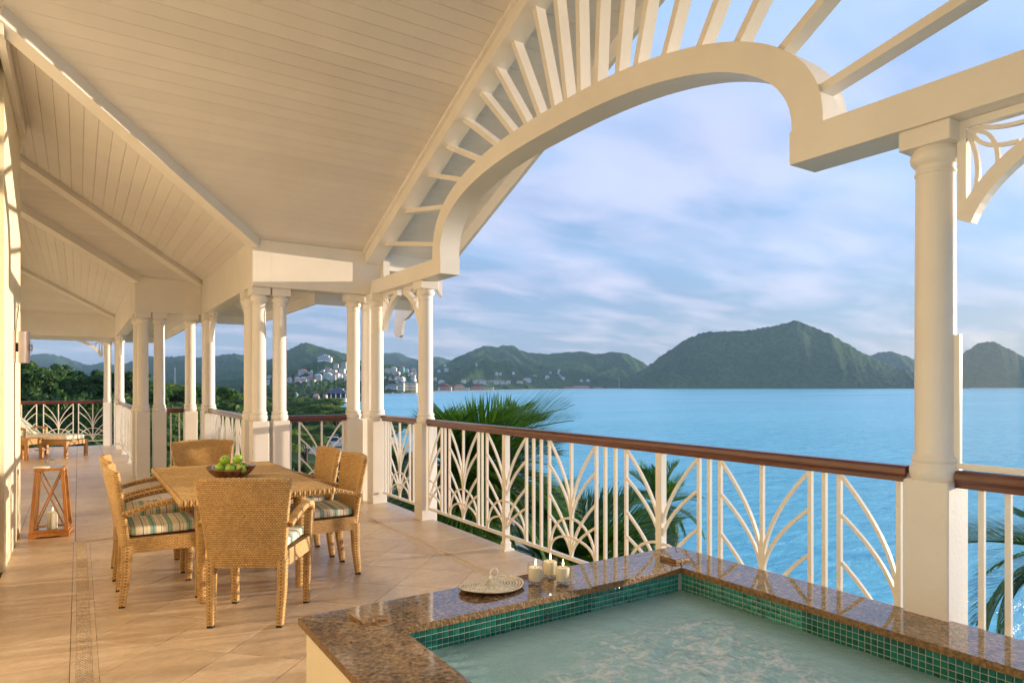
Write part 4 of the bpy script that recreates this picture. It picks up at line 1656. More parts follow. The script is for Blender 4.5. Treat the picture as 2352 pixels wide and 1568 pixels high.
tag(pd, 'striped pad lying on the foot half of the wooden chaise', 'cushion')
bk2 = super_cushion('lounger_back_cushion', 0.70, 0.55, 0.08, MAT['stripe'], puff=0.3)
bk2.rotation_euler = (0, math.radians(35), LA)
bk2.location = (-3.125 + math.cos(LA) * -1.33, 9.59 + math.sin(LA) * -1.33, 0.585)
tag(bk2, 'raised striped back cushion of the chaise, cut off by the wall edge', 'cushion')
sd = thing('side_table', 'small wooden side table by the wall edge in front of the chaise', 'table', (-3.99, 9.53, 0), rz=math.radians(55))
m = MB()
m.bbox(-0.22, 0.22, -0.22, 0.22, 0.375, 0.410, 0.008)
m.build('top', MAT['teak'], sd)
for x in (-1, 1):
    for y in (-1, 1):
        m = MB()
        m.bar((x * 0.192, y * 0.192, 0), (x * 0.188, y * 0.188, 0.375), 0.052, 0.052, up=(1, 0, 0))
        m.build('leg', MAT['teak'], sd)
m = MB()
for s in (-1, 1):
    m.box(-0.17, 0.17, s * 0.192 - 0.015, s * 0.192 + 0.015, 0.30, 0.374)
    m.box(s * 0.192 - 0.014, s * 0.192 + 0.014, -0.17, 0.17, 0.301, 0.373)
m.build('apron', MAT['teak'], sd)
wg = MB()
wg.lathe([(0.033, 0), (0.032, 0.003), (0.005, 0.006), (0.004, 0.07), (0.012, 0.082), (0.036, 0.105), (0.043, 0.135), (0.038, 0.185), (0.0365, 0.185), (0.0415, 0.135), (0.034, 0.107), (0.002, 0.088)], 20, cap=True)
w_ = wg.build('wine_glass', MAT['tumbler'], None, smooth=True)
w_.location = (-3.88, 9.55, 0.4105)
tag(w_, 'clear stemmed wine glass standing on the small wooden side table', 'glass')

# ================================================================== HOT TUB
ZT_ = 0.45
TXL, TXR, TYF = -2.315, -0.004, -3.592          # outer edges of the coping
IXL, IXR, IYF = -1.996, -0.335, -3.950          # inner edges
YE = -7.4
CT = 0.032
tub = thing('hot_tub', 'raised hot tub with polished brown granite coping and green mosaic lining', 'hot tub', (-1.15, -5.4, 0))
OO = (-1.15, -5.4, 0)


def slab(pts, name='coping'):
    m = MB()
    n = len(pts)
    b = 0.005
    cx_, cy_ = sum(p[0] for p in pts) / n, sum(p[1] for p in pts) / n
    m.add([(x, y, ZT_ - CT) for x, y in pts] + [(x, y, ZT_ - b) for x, y in pts] + [(x, y, ZT_) for x, y in [(px + (b if px < cx_ else -b) * 0.0 + (cx_ - px) * 0.004, py + (cy_ - py) * 0.004) for px, py in pts]],
          [tuple(range(n - 1, -1, -1)), tuple(range(2 * n, 3 * n))] + [(k, (k + 1) % n, n + (k + 1) % n, n + k) for k in range(n)] + [(n + k, n + (k + 1) % n, 2 * n + (k + 1) % n, 2 * n + k) for k in range(n)])
    o_ = m.build(name, MAT['granite'], tub, origin=OO)
    o_.data.materials.append(MAT['gedge'])
    for p in o_.data.polygons:
        if abs(p.normal.z) < 0.3:
            p.material_index = 1
    return o_


g = 0.0012
slab([(TXL, TYF), (IXL, IYF), (IXR, IYF), (TXR, TYF)])
slab([(TXL, TYF - g), (TXL, YE), (IXL, YE), (IXL, IYF - g)])
slab([(TXR, TYF - g), (IXR, IYF - g), (IXR, YE), (TXR, YE)])
m = MB()
m.box(TXL + 0.028, TXL + 0.12, YE, TYF - 0.028, 0.001, ZT_ - CT - 0.001)
m.box(TXL + 0.121, -0.03, TYF - 0.12, TYF - 0.028, 0.001, ZT_ - CT - 0.001)
m.build('outer_wall', MAT['wall'], tub, origin=OO)
# lining walls and floor behind the tiles
wl = 0.014
m = MB()
ZBt = -0.25
m.box(IXL - 0.05, IXL - wl, YE, IYF + 0.05, ZBt, ZT_ - CT - 0.002)
m.box(IXL - wl + 0.0005, IXR + wl - 0.0005, IYF + wl, IYF + 0.05, ZBt, ZT_ - CT - 0.002)
m.box(IXR + wl, IXR + 0.05, YE, IYF + 0.05, ZBt, ZT_ - CT - 0.002)
m.box(IXL - 0.05, IXR + 0.05, YE, IYF + 0.05, ZBt - 0.05, ZBt - 0.001)
m.build('lining', MAT['mgrout'], tub, origin=OO)
TP = 0.0268
bev = 0.0022


def mos_mesh(name):
    m = MB()
    h_ = TP / 2 - 0.0012
    i_ = h_ - bev
    m.add([(-h_, -h_, 0), (h_, -h_, 0), (h_, h_, 0), (-h_, h_, 0), (-i_, -i_, 0.0035), (i_, -i_, 0.0035), (i_, i_, 0.0035), (-i_, i_, 0.0035)],
          [(4, 5, 6, 7), (0, 1, 5, 4), (1, 2, 6, 5), (2, 3, 7, 6), (3, 0, 4, 7)])
    return m


mm = mos_mesh('t').build('mosaic_tile', MAT['mos'], tub)
mos_me = mm.data
bpy.data.objects.remove(mm)
zt0 = ZT_ - CT - 0.002
rest = MB()
cand_ = []
nF = int((IXR - IXL + 2 * wl - 0.002) / TP)
for j in range(16):
    z = zt0 - TP * (j + 0.5)
    for k in range(nF):
        cand_.append((IXL - wl + 0.001 + TP * (k + 0.5), IYF + wl, z, 'F', j))
    for k in range(int((IYF - YE) / TP)):
        y = IYF + wl - 0.001 - TP * (k + 0.5)
        cand_.append((IXR + wl, y, z, 'R', j))
        if j < 8:
            cand_.append((IXL - wl, y, z, 'L', j))
cand_.sort(key=lambda c: (c[4] >= 4 or c[3] == 'L', (c[0] - CAM[0]) ** 2 + (c[1] - CAM[1]) ** 2 if c[1] > -5.6 else 99))
rot = {'F': (PI / 2, 0, 0), 'R': (PI / 2, 0, -PI / 2), 'L': (PI / 2, 0, PI / 2)}
hq, iq = TP / 2 - 0.0012, TP / 2 - 0.0012 - bev
base_t = np.array([(-hq, -hq, 0), (hq, -hq, 0), (hq, hq, 0), (-hq, hq, 0), (-iq, -iq, 0.0035), (iq, -iq, 0.0035), (iq, iq, 0.0035), (-iq, iq, 0.0035)])
Vr, Fr = [], []
tf = np.array([(4, 5, 6, 7), (0, 1, 5, 4), (1, 2, 6, 5), (2, 3, 7, 6), (3, 0, 4, 7)])
for k, (x, y, z, wq, j) in enumerate(cand_):
    tl_ = (random.uniform(-0.02, 0.02), random.uniform(-0.02, 0.02))
    if k < 296:
        inst('mosaic_tile', mos_me, tub, (x - OO[0], y - OO[1], z), (rot[wq][0] + tl_[0], 0, rot[wq][2] + tl_[1]))
    else:
        R_ = np.array(Matrix.Rotation(rot[wq][2] + tl_[1], 3, 'Z') @ Matrix.Rotation(PI / 2 + tl_[0], 3, 'X'))
        Vr.append(base_t @ R_.T + np.array([x - OO[0], y - OO[1], z]))
        Fr.append(tf + 8 * (len(Vr) - 1))
fast_mesh('mosaic_lining', np.concatenate(Vr), np.concatenate(Fr), MAT['mos'], tub)['kind'] = 'stuff'


# water
def tubwater():
    m = bpy.data.materials.new('whirlpool_water')
    m.use_nodes = True
    t = m.node_tree
    p = t.nodes['Principled BSDF']
    tcn = N(t, 'ShaderNodeTexCoord')
    n1 = N(t, 'ShaderNodeTexNoise', i_Scale=3.2, i_Detail=7.0, i_Roughness=0.62, i_Distortion=1.4)
    L(t, tcn, 'Object', n1, 'Vector')
    n2 = N(t, 'ShaderNodeTexNoise', i_Scale=30.0, i_Detail=6.0, i_Roughness=0.7, i_Distortion=2.0)
    L(t, tcn, 'Object', n2, 'Vector')
    at = N(t, 'ShaderNodeAttribute', attribute_name='foam')
    c = ramp(t, n1.outputs[0], [(0.30, (0.46, 0.74, 0.76)), (0.55, (0.49, 0.77, 0.79)), (0.8, (0.53, 0.80, 0.82))])
    rdg = math_n(t, 'SUBTRACT', 1.0, math_n(t, 'ABSOLUTE', math_n(t, 'SUBTRACT', math_n(t, 'MULTIPLY', n2.outputs[0], 2.0), 1.0)))
    fo_ = math_n(t, 'MULTIPLY', at.outputs['Fac'], math_n(t, 'MULTIPLY', math_n(t, 'ADD', 0.45, math_n(t, 'POWER', rdg, 4.0)), 1.0), clamp=True)
    c2 = mixc(t, fo_, c, (0.84, 0.95, 0.97))
    t.links.new(c2, p.inputs['Base Color'])
    p.inputs['Roughness'].default_value = 0.09
    p.inputs['IOR'].default_value = 1.33
    p.inputs['Specular IOR Level'].default_value = 0.5
    bpn = N(t, 'ShaderNodeBump', i_Strength=0.75, i_Distance=0.025)
    L(t, n2, 0, bpn, 'Height')
    L(t, bpn, 0, p, 'Normal')
    tr = N(t, 'ShaderNodeBsdfTransparent')
    tr.inputs[0].default_value = (0.62, 0.84, 0.78, 1)
    mx = N(t, 'ShaderNodeMixShader')
    at2 = N(t, 'ShaderNodeAttribute', attribute_name='murk')
    t.links.new(at2.outputs['Fac'], mx.inputs[0])
    t.links.new(tr.outputs[0], mx.inputs[1])
    t.links.new(p.outputs[0], mx.inputs[2])
    t.links.new(mx.outputs[0], t.nodes['Material Output'].inputs[0])
    return m


nx, ny = 260, 420
xs, ys = np.linspace(IXL - wl, IXR + wl, nx), np.linspace(YE, IYF + wl, ny)
Xg, Yg = np.meshgrid(xs, ys)
na, nb_ = VNoise(21), VNoise(22)
jets = [(-1.12, -4.42, 0.20), (-0.85, -4.72, 0.22), (-1.50, -4.58, 0.18), (-0.98, -5.1, 0.26), (-1.35, -4.95, 0.26), (-0.70, -4.45, 0.16)]
J_ = sum(np.exp(-((Xg - a) ** 2 + (Yg - b) ** 2) / (2 * (s * 0.7) ** 2)) for a, b, s in jets)
J_ = np.clip(J_, 0, 1.4)
Z_ = 0.322 + (na.fbm(Xg * 13, Yg * 13) - 0.47) * (0.006 + 0.022 * J_) + (nb_.fbm(Xg * 34, Yg * 34, 3) - 0.44) * (0.003 + 0.016 * J_)
ed = np.minimum(np.minimum(Xg - xs[0], xs[-1] - Xg), ys[-1] - Yg)
m = MB()
m.grid(np.stack([Xg - OO[0], Yg - OO[1], Z_], 2))
wa = m.build('tub_water', tubwater(), None, smooth=True)
wa.location = OO
tag(wa, 'milky green bubbling whirlpool water in the hot tub', None, kind='structure')
at = wa.data.attributes.new('foam', 'FLOAT', 'POINT')
streak = na.fbm(Xg * 5 + 40, Yg * 9 + 12, 4)
rdg_ = np.clip(1 - np.abs(na.fbm(Xg * 8 + 40, Yg * 13 + 12, 5) - 0.47) * 16, 0, 1) ** 1.2 + 0.7 * np.clip(1 - np.abs(nb_.fbm(Xg * 19 + 7, Yg * 27 + 3, 4) - 0.47) * 14, 0, 1)
foam = np.clip(rdg_ * np.clip(J_ * 1.7 - 0.12, 0, 1) * (0.8 + 1.2 * np.clip((streak - 0.42) * 4, 0, 1)), 0, 1)
at.data.foreach_set('value', foam.ravel().astype(np.float32))
at = wa.data.attributes.new('murk', 'FLOAT', 'POINT')
mk = np.clip(0.55 + 0.45 * np.clip(ed / 0.22, 0, 1), 0, 0.97)
at.data.foreach_set('value', mk.ravel().astype(np.float32))
bub = MB()
for k in range(46):
    a, b, s = jets[k % 6]
    x, y = a + random.gauss(0, s * 0.8), b + random.gauss(0, s * 0.8)
    if not (IXL + 0.05 < x < IXR - 0.05 and y < IYF - 0.05):
        continue
    r = random.choice((0.004, 0.005, 0.006, 0.008, 0.013))
    bub.lathe([(r * math.cos(q), r * math.sin(q)) for q in (0.05, 0.4, 0.8, 1.2, 1.5)], 10, (x - OO[0], y - OO[1], 0.323), cap=False)
bb = bub.build('bubbles', MAT['tumbler'], wa, smooth=True)
bb['kind'] = 'stuff'

# ------------------------------------------------------------------ things on the coping
for (x, y, dg, lb) in ((-2.062, -3.765, 4, 'small square granite block on the left corner of the tub coping'), (-0.243, -3.815, 3, 'small square granite block at the far right corner of the tub coping')):
    m = MB()
    m.bbox(-0.064, 0.064, -0.06, 0.06, 0.0, 0.020, 0.003)
    o_ = m.build('granite_block', MAT['granite'], None)
    o_.data.materials.append(MAT['gedge'])
    for p in o_.data.polygons:
        if abs(p.normal.z) < 0.3:
            p.material_index = 1
    o_.location = (x, y, ZT_ + 0.0005)
    o_.rotation_euler = (0, 0, math.radians(dg))
    tag(o_, lb, 'granite block', 'granite blocks on the tub coping')

for x, y, lb in ((-1.171, -3.742, 'left glass candle of the trio, beside the straw fan'), (-1.040, -3.690, 'rear glass candle of the trio on the coping'), (-1.058, -3.822, 'right front glass candle of the trio, nearest the water')):
    t = candle('glass_candle', x, y, ZT_ + 0.012, 0.0345, 0.066, lb, 'three glass candles on the tub coping')
    t.location = (x, y, ZT_ + 0.0005)
    for ch_ in t.children:
        ch_.location = (0, 0, 0.0135)
    m = MB()
    m.lathe([(0.036, 0), (0.0385, 0.002), (0.0390, 0.098), (0.0385, 0.0995), (0.0375, 0.0985), (0.0370, 0.014), (0.035, 0.0125), (0.002, 0.012)], 36)
    m.build('tumbler', MAT['tumbler'], t, smooth=True, auto=40)

# straw fan: woven heart-shaped blade with gathered centre and loop handle
fx_, fy_ = -1.405, -3.705
fan = thing('straw_fan', 'round woven palm straw fan lying on the granite coping', 'fan', (fx_, fy_, ZT_ + 0.001), rz=0.0)


def fan_fn(u, v):
    """v: 0 centre .. 1 rim, u around; the gather sits towards +y"""
    a = 2 * PI * u
    R_ = 0.160 + 0.012 * np.cos(2 * a)
    notch = 1 - 0.22 * np.exp(-((np.mod(a - PI / 2 + PI, 2 * PI) - PI) / 0.28) ** 2)
    r = R_ * notch * v
    cx2, cy2 = 0.0, 0.035 * (1 - v)
    x = cx2 + r * np.cos(a)
    y = cy2 + r * np.sin(a) * 0.86
    z = 0.012 + 0.020 * (1 - v) ** 2 + 0.014 * v ** 2 * (0.5 + 0.5 * np.sin(a * 2 + 0.8))
    return np.stack([x, y, z], 1)


nu, nv = 64, 10
u, v = np.meshgrid(np.arange(nu) / nu, np.linspace(0.02, 0.995, nv))
Pq = fan_fn(u.ravel(), v.ravel()).reshape(nv, nu, 3)
m = MB()
m.grid(Pq - np.array([0, 0, 0.0012]), closed_u=True)
m.grid((Pq - np.array([0, 0, 0.004]))[:, ::-1], closed_u=True)
bl = m.build('blade', MAT['straw2'], fan, smooth=True)
fw = lambda u, v: fan_fn(u, 0.34 + 0.66 * v)
fg = lambda u, v: fan_fn(u, 0.04 + 0.30 * v)
V, F = join([weave(fw, 84, 8, 0.0036, gu=0.22, gv=0.26, closed=True, flip=-1.0), weave(fg, 60, 1, 0.004, gu=0.35, gv=0.02, closed=True, flip=-1.0)])
fz_ = fast_mesh('straw_weave', V, F, MAT['straw'], bl)
fz_['kind'] = 'stuff'
if sum(p.normal.z for p in list(fz_.data.polygons)[:50:5]) < 0:
    fz_.data.flip_normals()
m = MB()
a = np.linspace(-0.6, 2 * PI - 0.75, 30)
m.tube(np.stack([0.055 + 0.022 * np.cos(a) + 0.0, 0.070 + 0.012 * np.sin(a), 0.052 + 0.020 * np.sin(a + 0.4)], 1), 0.0026, 8)
m.build('loop_handle', MAT['straw'], fan, smooth=True)
m = MB()
m.lathe([(0.004, -0.005), (0.012, 0.0), (0.015, 0.008), (0.010, 0.016), (0.003, 0.020)], 14, (0.028, 0.050, 0.030))
m.build('knot', MAT['straw'], fan, smooth=True)


# ================================================================== LAND, SEA AND HILLS
SEA = -9.5


def sea_mat():
    m = bpy.data.materials.new('turquoise_sea')
    m.use_nodes = True
    t = m.node_tree
    p = t.nodes['Principled BSDF']
    tcn = N(t, 'ShaderNodeTexCoord')
    mp_ = N(t, 'ShaderNodeMapping')
    mp_.inputs['Rotation'].default_value = (0, 0, ANG)
    mp_.inputs['Scale'].default_value = (0.35, 1.0, 1.0)
    L(t, tcn, 'Object', mp_, 0)
    big = N(t, 'ShaderNodeTexNoise', i_Scale=0.012, i_Detail=5.0, i_Roughness=0.6, i_Distortion=0.4)
    L(t, mp_, 0, big, 'Vector')
    c = ramp(t, big.outputs[0], [(0.32, (0.15, 0.60, 0.71)), (0.5, (0.20, 0.69, 0.785)), (0.68, (0.26, 0.76, 0.84))])
    fine = N(t, 'ShaderNodeTexNoise', i_Scale=0.9, i_Detail=7.0, i_Roughness=0.75, i_Distortion=0.5)
    L(t, mp_, 0, fine, 'Vector')
    c = mixc(t, 1.0, c, ramp(t, fine.outputs[0], [(0.36, (0.55, 0.74, 0.85)), (0.5, (1, 1, 1)), (0.64, (1.25, 1.12, 1.08))]), 'MULTIPLY')
    t.links.new(c, p.inputs['Base Color'])
    p.inputs['Roughness'].default_value = 0.22
    p.inputs['IOR'].default_value = 1.33
    w1 = N(t, 'ShaderNodeTexNoise', i_Scale=0.8, i_Detail=6.0, i_Roughness=0.66, i_Distortion=0.6)
    L(t, mp_, 0, w1, 'Vector')
    bpn = N(t, 'ShaderNodeBump', i_Strength=0.9, i_Distance=0.55)
    L(t, w1, 0, bpn, 'Height')
    L(t, bpn, 0, p, 'Normal')
    return m


m = MB()
S_ = 6500
m.add([(-S_, -S_, SEA), (S_, -S_, SEA), (S_, S_, SEA), (-S_, S_, SEA)], [(0, 1, 2, 3)])
tag(m.build('sea', sea_mat()), 'calm turquoise bay stretching to the far hills', kind='structure')


def ground_mat(name, cols, sc=0.08):
    m = bpy.data.materials.new(name)
    m.use_nodes = True
    t = m.node_tree
    p = t.nodes['Principled BSDF']
    tcn = N(t, 'ShaderNodeTexCoord')
    n1 = N(t, 'ShaderNodeTexNoise', i_Scale=sc, i_Detail=8.0, i_Roughness=0.7)
    L(t, tcn, 'Object', n1, 'Vector')
    t.links.new(ramp(t, n1.outputs[0], cols), p.inputs['Base Color'])
    p.inputs['Roughness'].default_value = 0.95
    p.inputs['Specular IOR Level'].default_value = 0.1
    return m


MAT['grass'] = ground_mat('grassy_ground', [(0.34, (0.05, 0.085, 0.025)), (0.5, (0.085, 0.12, 0.04)), (0.64, (0.20, 0.19, 0.10)), (0.75, (0.38, 0.34, 0.25))])
LAND = [(60, -60), (27, 10), (20.5, 23.5), (16.2, 31), (12, 37.5), (4.8, 45.5), (-7, 58.5), (-16, 88), (-30, 150), (-48, 206), (-66, 270), (-95, 330), (-104, 398), (-92, 412), (-100, 460),
        (-135, 520), (-172, 700), (-152, 794), (-124, 850), (-118, 1000), (-129, 1070), (-64, 1283), (81, 1670), (334, 2085), (620, 2160), (1300, 2250), (2600, 2300), (4200, 2600), (4200, 4900), (-4200, 4900), (-4200, -60)]
m = MB()
n = len(LAND)
top = [WX(x, y, -8.7) for x, y in LAND]
bot = []
for k, (x, y) in enumerate(LAND):
    a, b = np.array(LAND[k - 1]), np.array(LAND[(k + 1) % n])
    d_ = (b - a) / np.linalg.norm(b - a)
    o_ = np.array([d_[1], -d_[0]]) * (4.0 + 0.01 * y)
    bot.append(WX(x + o_[0], y + o_[1], SEA - 0.5))
m.add(top + bot, [tuple(range(n))] + [(k, n + k, n + (k + 1) % n, (k + 1) % n) for k in range(n)])
land = m.build('ground', MAT['grass'])
land.data.materials.append(MAT['sand'])
for p in land.data.polygons:
    if len(p.vertices) == 4:
        p.material_index = 1
if land.data.polygons[0].normal.z < 0:
    land.data.flip_normals()
tag(land, 'coastal lowland of grass and scrub round the bay', kind='structure')
# beaches: pale sand bands along the shore
for (i0, i1, wd, lb) in ((0, 9, 7.0, 'pale beach below the veranda'), (19, 24, 22.0, 'pale beach in front of the far hotels')):
    m = MB()
    A_, B_ = [], []
    for k in range(i0, i1 + 1):
        a, b = np.array(LAND[k - 1]), np.array(LAND[(k + 1) % n])
        d_ = (b - a) / np.linalg.norm(b - a)
        inn = np.array([-d_[1], d_[0]])
        q = np.array(LAND[k])
        A_.append(WX(*(q - inn * 1.0), -8.69))
        B_.append(WX(*(q + inn * wd), -8.69))
    m.grid(np.stack([np.array(B_), np.array(A_)]))
    o_ = m.build('beach', MAT['sand'])
    if o_.data.polygons[0].normal.z < 0:
        o_.data.flip_normals()
    tag(o_, lb, kind='structure')


def hill_mat(name, dark, mid, light, sc=0.11):
    m = bpy.data.materials.new(name)
    m.use_nodes = True
    t = m.node_tree
    p = t.nodes['Principled BSDF']
    tcn = N(t, 'ShaderNodeTexCoord')
    vo = N(t, 'ShaderNodeTexVoronoi', i_Scale=sc)
    L(t, tcn, 'Object', vo, 'Vector')
    n1 = N(t, 'ShaderNodeTexNoise', i_Scale=0.006, i_Detail=7.0, i_Roughness=0.65)
    L(t, tcn, 'Object', n1, 'Vector')
    n2 = N(t, 'ShaderNodeTexNoise', i_Scale=0.25, i_Detail=4.0)
    L(t, tcn, 'Object', n2, 'Vector')
    c = ramp(t, n1.outputs[0], [(0.3, dark), (0.5, mid), (0.7, light)])
    sp = N(t, 'ShaderNodeSeparateColor')
    L(t, vo, 'Color', sp, 0)
    k = ramp(t, sp.outputs[0], [(0, (0.6, 0.66, 0.6)), (1, (1.4, 1.3, 1.2))])
    c2 = mixc(t, 1.0, c, k, 'MULTIPLY')
    t.links.new(c2, p.inputs['Base Color'])
    p.inputs['Roughness'].default_value = 0.9
    p.inputs['Specular IOR Level'].default_value = 0.05
    bpn = N(t, 'ShaderNodeBump', i_Strength=1.0, i_Distance=3.0)
    L(t, n2, 0, bpn, 'Height')
    L(t, bpn, 0, p, 'Normal')
    return m


MAT['hill'] = hill_mat('forested_hill', (0.020, 0.055, 0.018), (0.036, 0.085, 0.025), (0.065, 0.12, 0.034))
HN, HN2 = VNoise(31), VNoise(32)


class Hill:
    def __init__(self, name, label, ridge, Yr, foot, zf=-8.7, step=5.0, rows=80, bump=5.0, rough=0.12, build=True):
        self.ru, self.rv = np.array([r[0] for r in ridge], float), np.array([r[1] for r in ridge], float)
        self.Yr, self.zf, self.rough, self.bump = Yr, zf, rough, bump
        self.fu, self.fY = np.array([q[0] for q in foot], float), np.array([q[1] for q in foot], float)
        if not build:
            return
        U = np.arange(self.ru[0], self.ru[-1], step / Yr * FPX)
        T = np.linspace(0, 1.5, rows)
        uu, tt = np.meshgrid(U, T)
        X, Y, Z = self.at(uu, tt)
        Pg = CAM[None, None] * np.array([1, 1, 0]) + FWD * Y[..., None] + RGT * X[..., None]
        Pg[..., 2] = Z
        m = MB()
        m.grid(Pg)
        o_ = m.build(name, MAT['hill'], None, smooth=True)
        if o_.data.polygons[0].normal.z < 0:
            o_.data.flip_normals()
        tag(o_, label, kind='structure')

    def at(self, u, t, bump=True):
        yf = np.interp(u, self.fu, self.fY)
        Y = yf + (self.Yr - yf) * t
        v = np.interp(u, self.ru, self.rv)
        zr = 1.45 + (HOR - v) / FPX * self.Yr
        X = (u - 1176) / FPX * Y
        s = np.where(t <= 1, np.clip(t, 0, 1) ** 0.9, 1 - np.clip((t - 1) / 0.5, 0, 1) ** 1.6)
        z = self.zf + (zr - self.zf) * s
        h = np.maximum(zr - self.zf, 0)
        amp = h * self.rough * np.clip(4 * t * (1.12 - t), 0, 1)
        z = z + amp * (HN.fbm(X / (0.9 * h + 60) + 3, Y / (0.9 * h + 60), 4) - 0.5) * 2
        if bump:
            edge = np.clip(h / 12.0, 0, 1) * np.clip(t * 12, 0.0, 1)
            z = z + edge * self.bump * (HN2(X / 7.0, Y / 9.0) ** 1.5 + 0.5 * HN2(X / 3.6, Y / 4.5) - 1.1)
        return X, Y, z

    def hit(self, u, v):
        best = None
        for t in np.linspace(0.0, 1.0, 220):
            X, Y, z = self.at(np.array(u, float), np.array(t), False)
            vv = HOR - (z - 1.45) / Y * FPX
            if vv <= v:
                return float(X), float(Y), float(z)
            best = (float(X), float(Y), float(z))
        return best


Hill('hill', 'big wooded headland hill across the bay, its right slope sunlit',
     [(1395, 890), (1415, 884), (1440, 868), (1480, 845), (1510, 822), (1545, 796), (1580, 776), (1620, 761), (1660, 758), (1700, 760), (1740, 751), (1790, 741), (1812, 735), (1830, 733), (1850, 737), (1870, 746), (1910, 769), (1950, 790), (2000, 818), (2050, 838), (2095, 851), (2150, 868), (2200, 884), (2230, 891)],
     2350, [(1390, 2085), (1500, 2040), (2230, 2040)], zf=-9.2, step=5.0, rows=90, bump=7.0, rough=0.10)
Hill('hill', 'dark wooded island hill right of the near column',
     [(2135, 889), (2160, 868), (2190, 835), (2215, 806), (2240, 789), (2262, 780), (2285, 782), (2315, 797), (2352, 818), (2400, 845), (2460, 875), (2500, 889)],
     2650, [(2130, 2420), (2500, 2420)], zf=-9.2, step=6.0, rows=50, bump=7.0)
Hill('hill', 'small distant hill showing over the saddle left of the near column',
     [(1960, 850), (1990, 814), (2015, 808), (2045, 805), (2070, 811), (2110, 824), (2170, 850), (2220, 880)], 3400, [(1950, 2700), (2230, 2700)], step=8, rows=30, bump=8.0)
Hill('hill', 'wooded hill range across the bay behind the red roofed hotels',
     [(940, 868), (985, 852), (1020, 836), (1060, 816), (1090, 801), (1115, 793), (1140, 796), (1160, 790), (1180, 793), (1210, 806), (1235, 811), (1260, 812), (1300, 808), (1340, 806), (1370, 812), (1400, 806), (1430, 808), (1460, 821), (1500, 842), (1560, 878), (1590, 890)],
     2900, [(940, 1250), (1010, 1330), (1100, 1500), (1250, 1850), (1420, 2200), (1600, 2300)], step=6.5, rows=110, bump=7.0, rough=0.16)
MIDH = Hill('', '', [(940, 868), (985, 852), (1020, 836), (1060, 816), (1090, 801), (1115, 793), (1140, 796), (1160, 790), (1180, 793), (1210, 806), (1235, 811), (1260, 812), (1300, 808), (1340, 806), (1370, 812), (1400, 806), (1430, 808), (1460, 821), (1500, 842), (1560, 878), (1590, 890)],
            2900, [(940, 1250), (1010, 1330), (1100, 1500), (1250, 1850), (1420, 2200), (1600, 2300)], rough=0.16, build=False)
Hill('hill', 'hazy far ridge behind the town at the right of the short bracket gap',
     [(830, 838), (860, 820), (884, 806), (916, 806), (935, 815), (960, 826), (985, 816), (1010, 817), (1033, 826), (1080, 850), (1110, 880)], 4200, [(800, 3000), (1120, 3000)], step=11, rows=30, bump=8.0)
TOWN_R = [(420, 880), (480, 874), (560, 868), (620, 860), (680, 844), (720, 829), (745, 822), (770, 827), (810, 839), (860, 834), (900, 836), (945, 848), (965, 862), (985, 882), (995, 893)]
TOWN_F = [(400, 800), (600, 800), (800, 800), (950, 850), (1000, 1080), (1130, 1180)]
TOWN = Hill('hill', 'green slope carrying the white hillside town', TOWN_R, 1350, TOWN_F, step=4.0, rows=80, bump=4.5, rough=0.06)
Hill('hill', 'steep hazy peak rising behind the hilltop mansion',
     [(430, 860), (520, 852), (575, 838), (610, 826), (640, 815), (678, 794), (690, 786), (705, 785), (718, 789), (735, 795), (760, 800), (790, 808), (820, 822), (860, 845), (900, 868)], 2300, [(420, 1400), (900, 1400)], step=6, rows=60, bump=7.0)
Hill('hill', 'long low hazy hill seen between the left hand columns',
     [(250, 850), (290, 832), (330, 818), (360, 812), (395, 817), (430, 814), (470, 822), (505, 812), (540, 808), (570, 818), (600, 832), (650, 850)], 2800, [(240, 1700), (660, 1700)], step=8, rows=40, bump=8.0)
Hill('hill', 'pale distant hill over the dark woods at the far left',
     [(-40, 845), (20, 830), (50, 818), (80, 809), (105, 807), (130, 811), (165, 822), (200, 836), (235, 830), (270, 836), (320, 850)], 3600, [(-60, 2400), (330, 2400)], step=10, rows=30, bump=9.0)


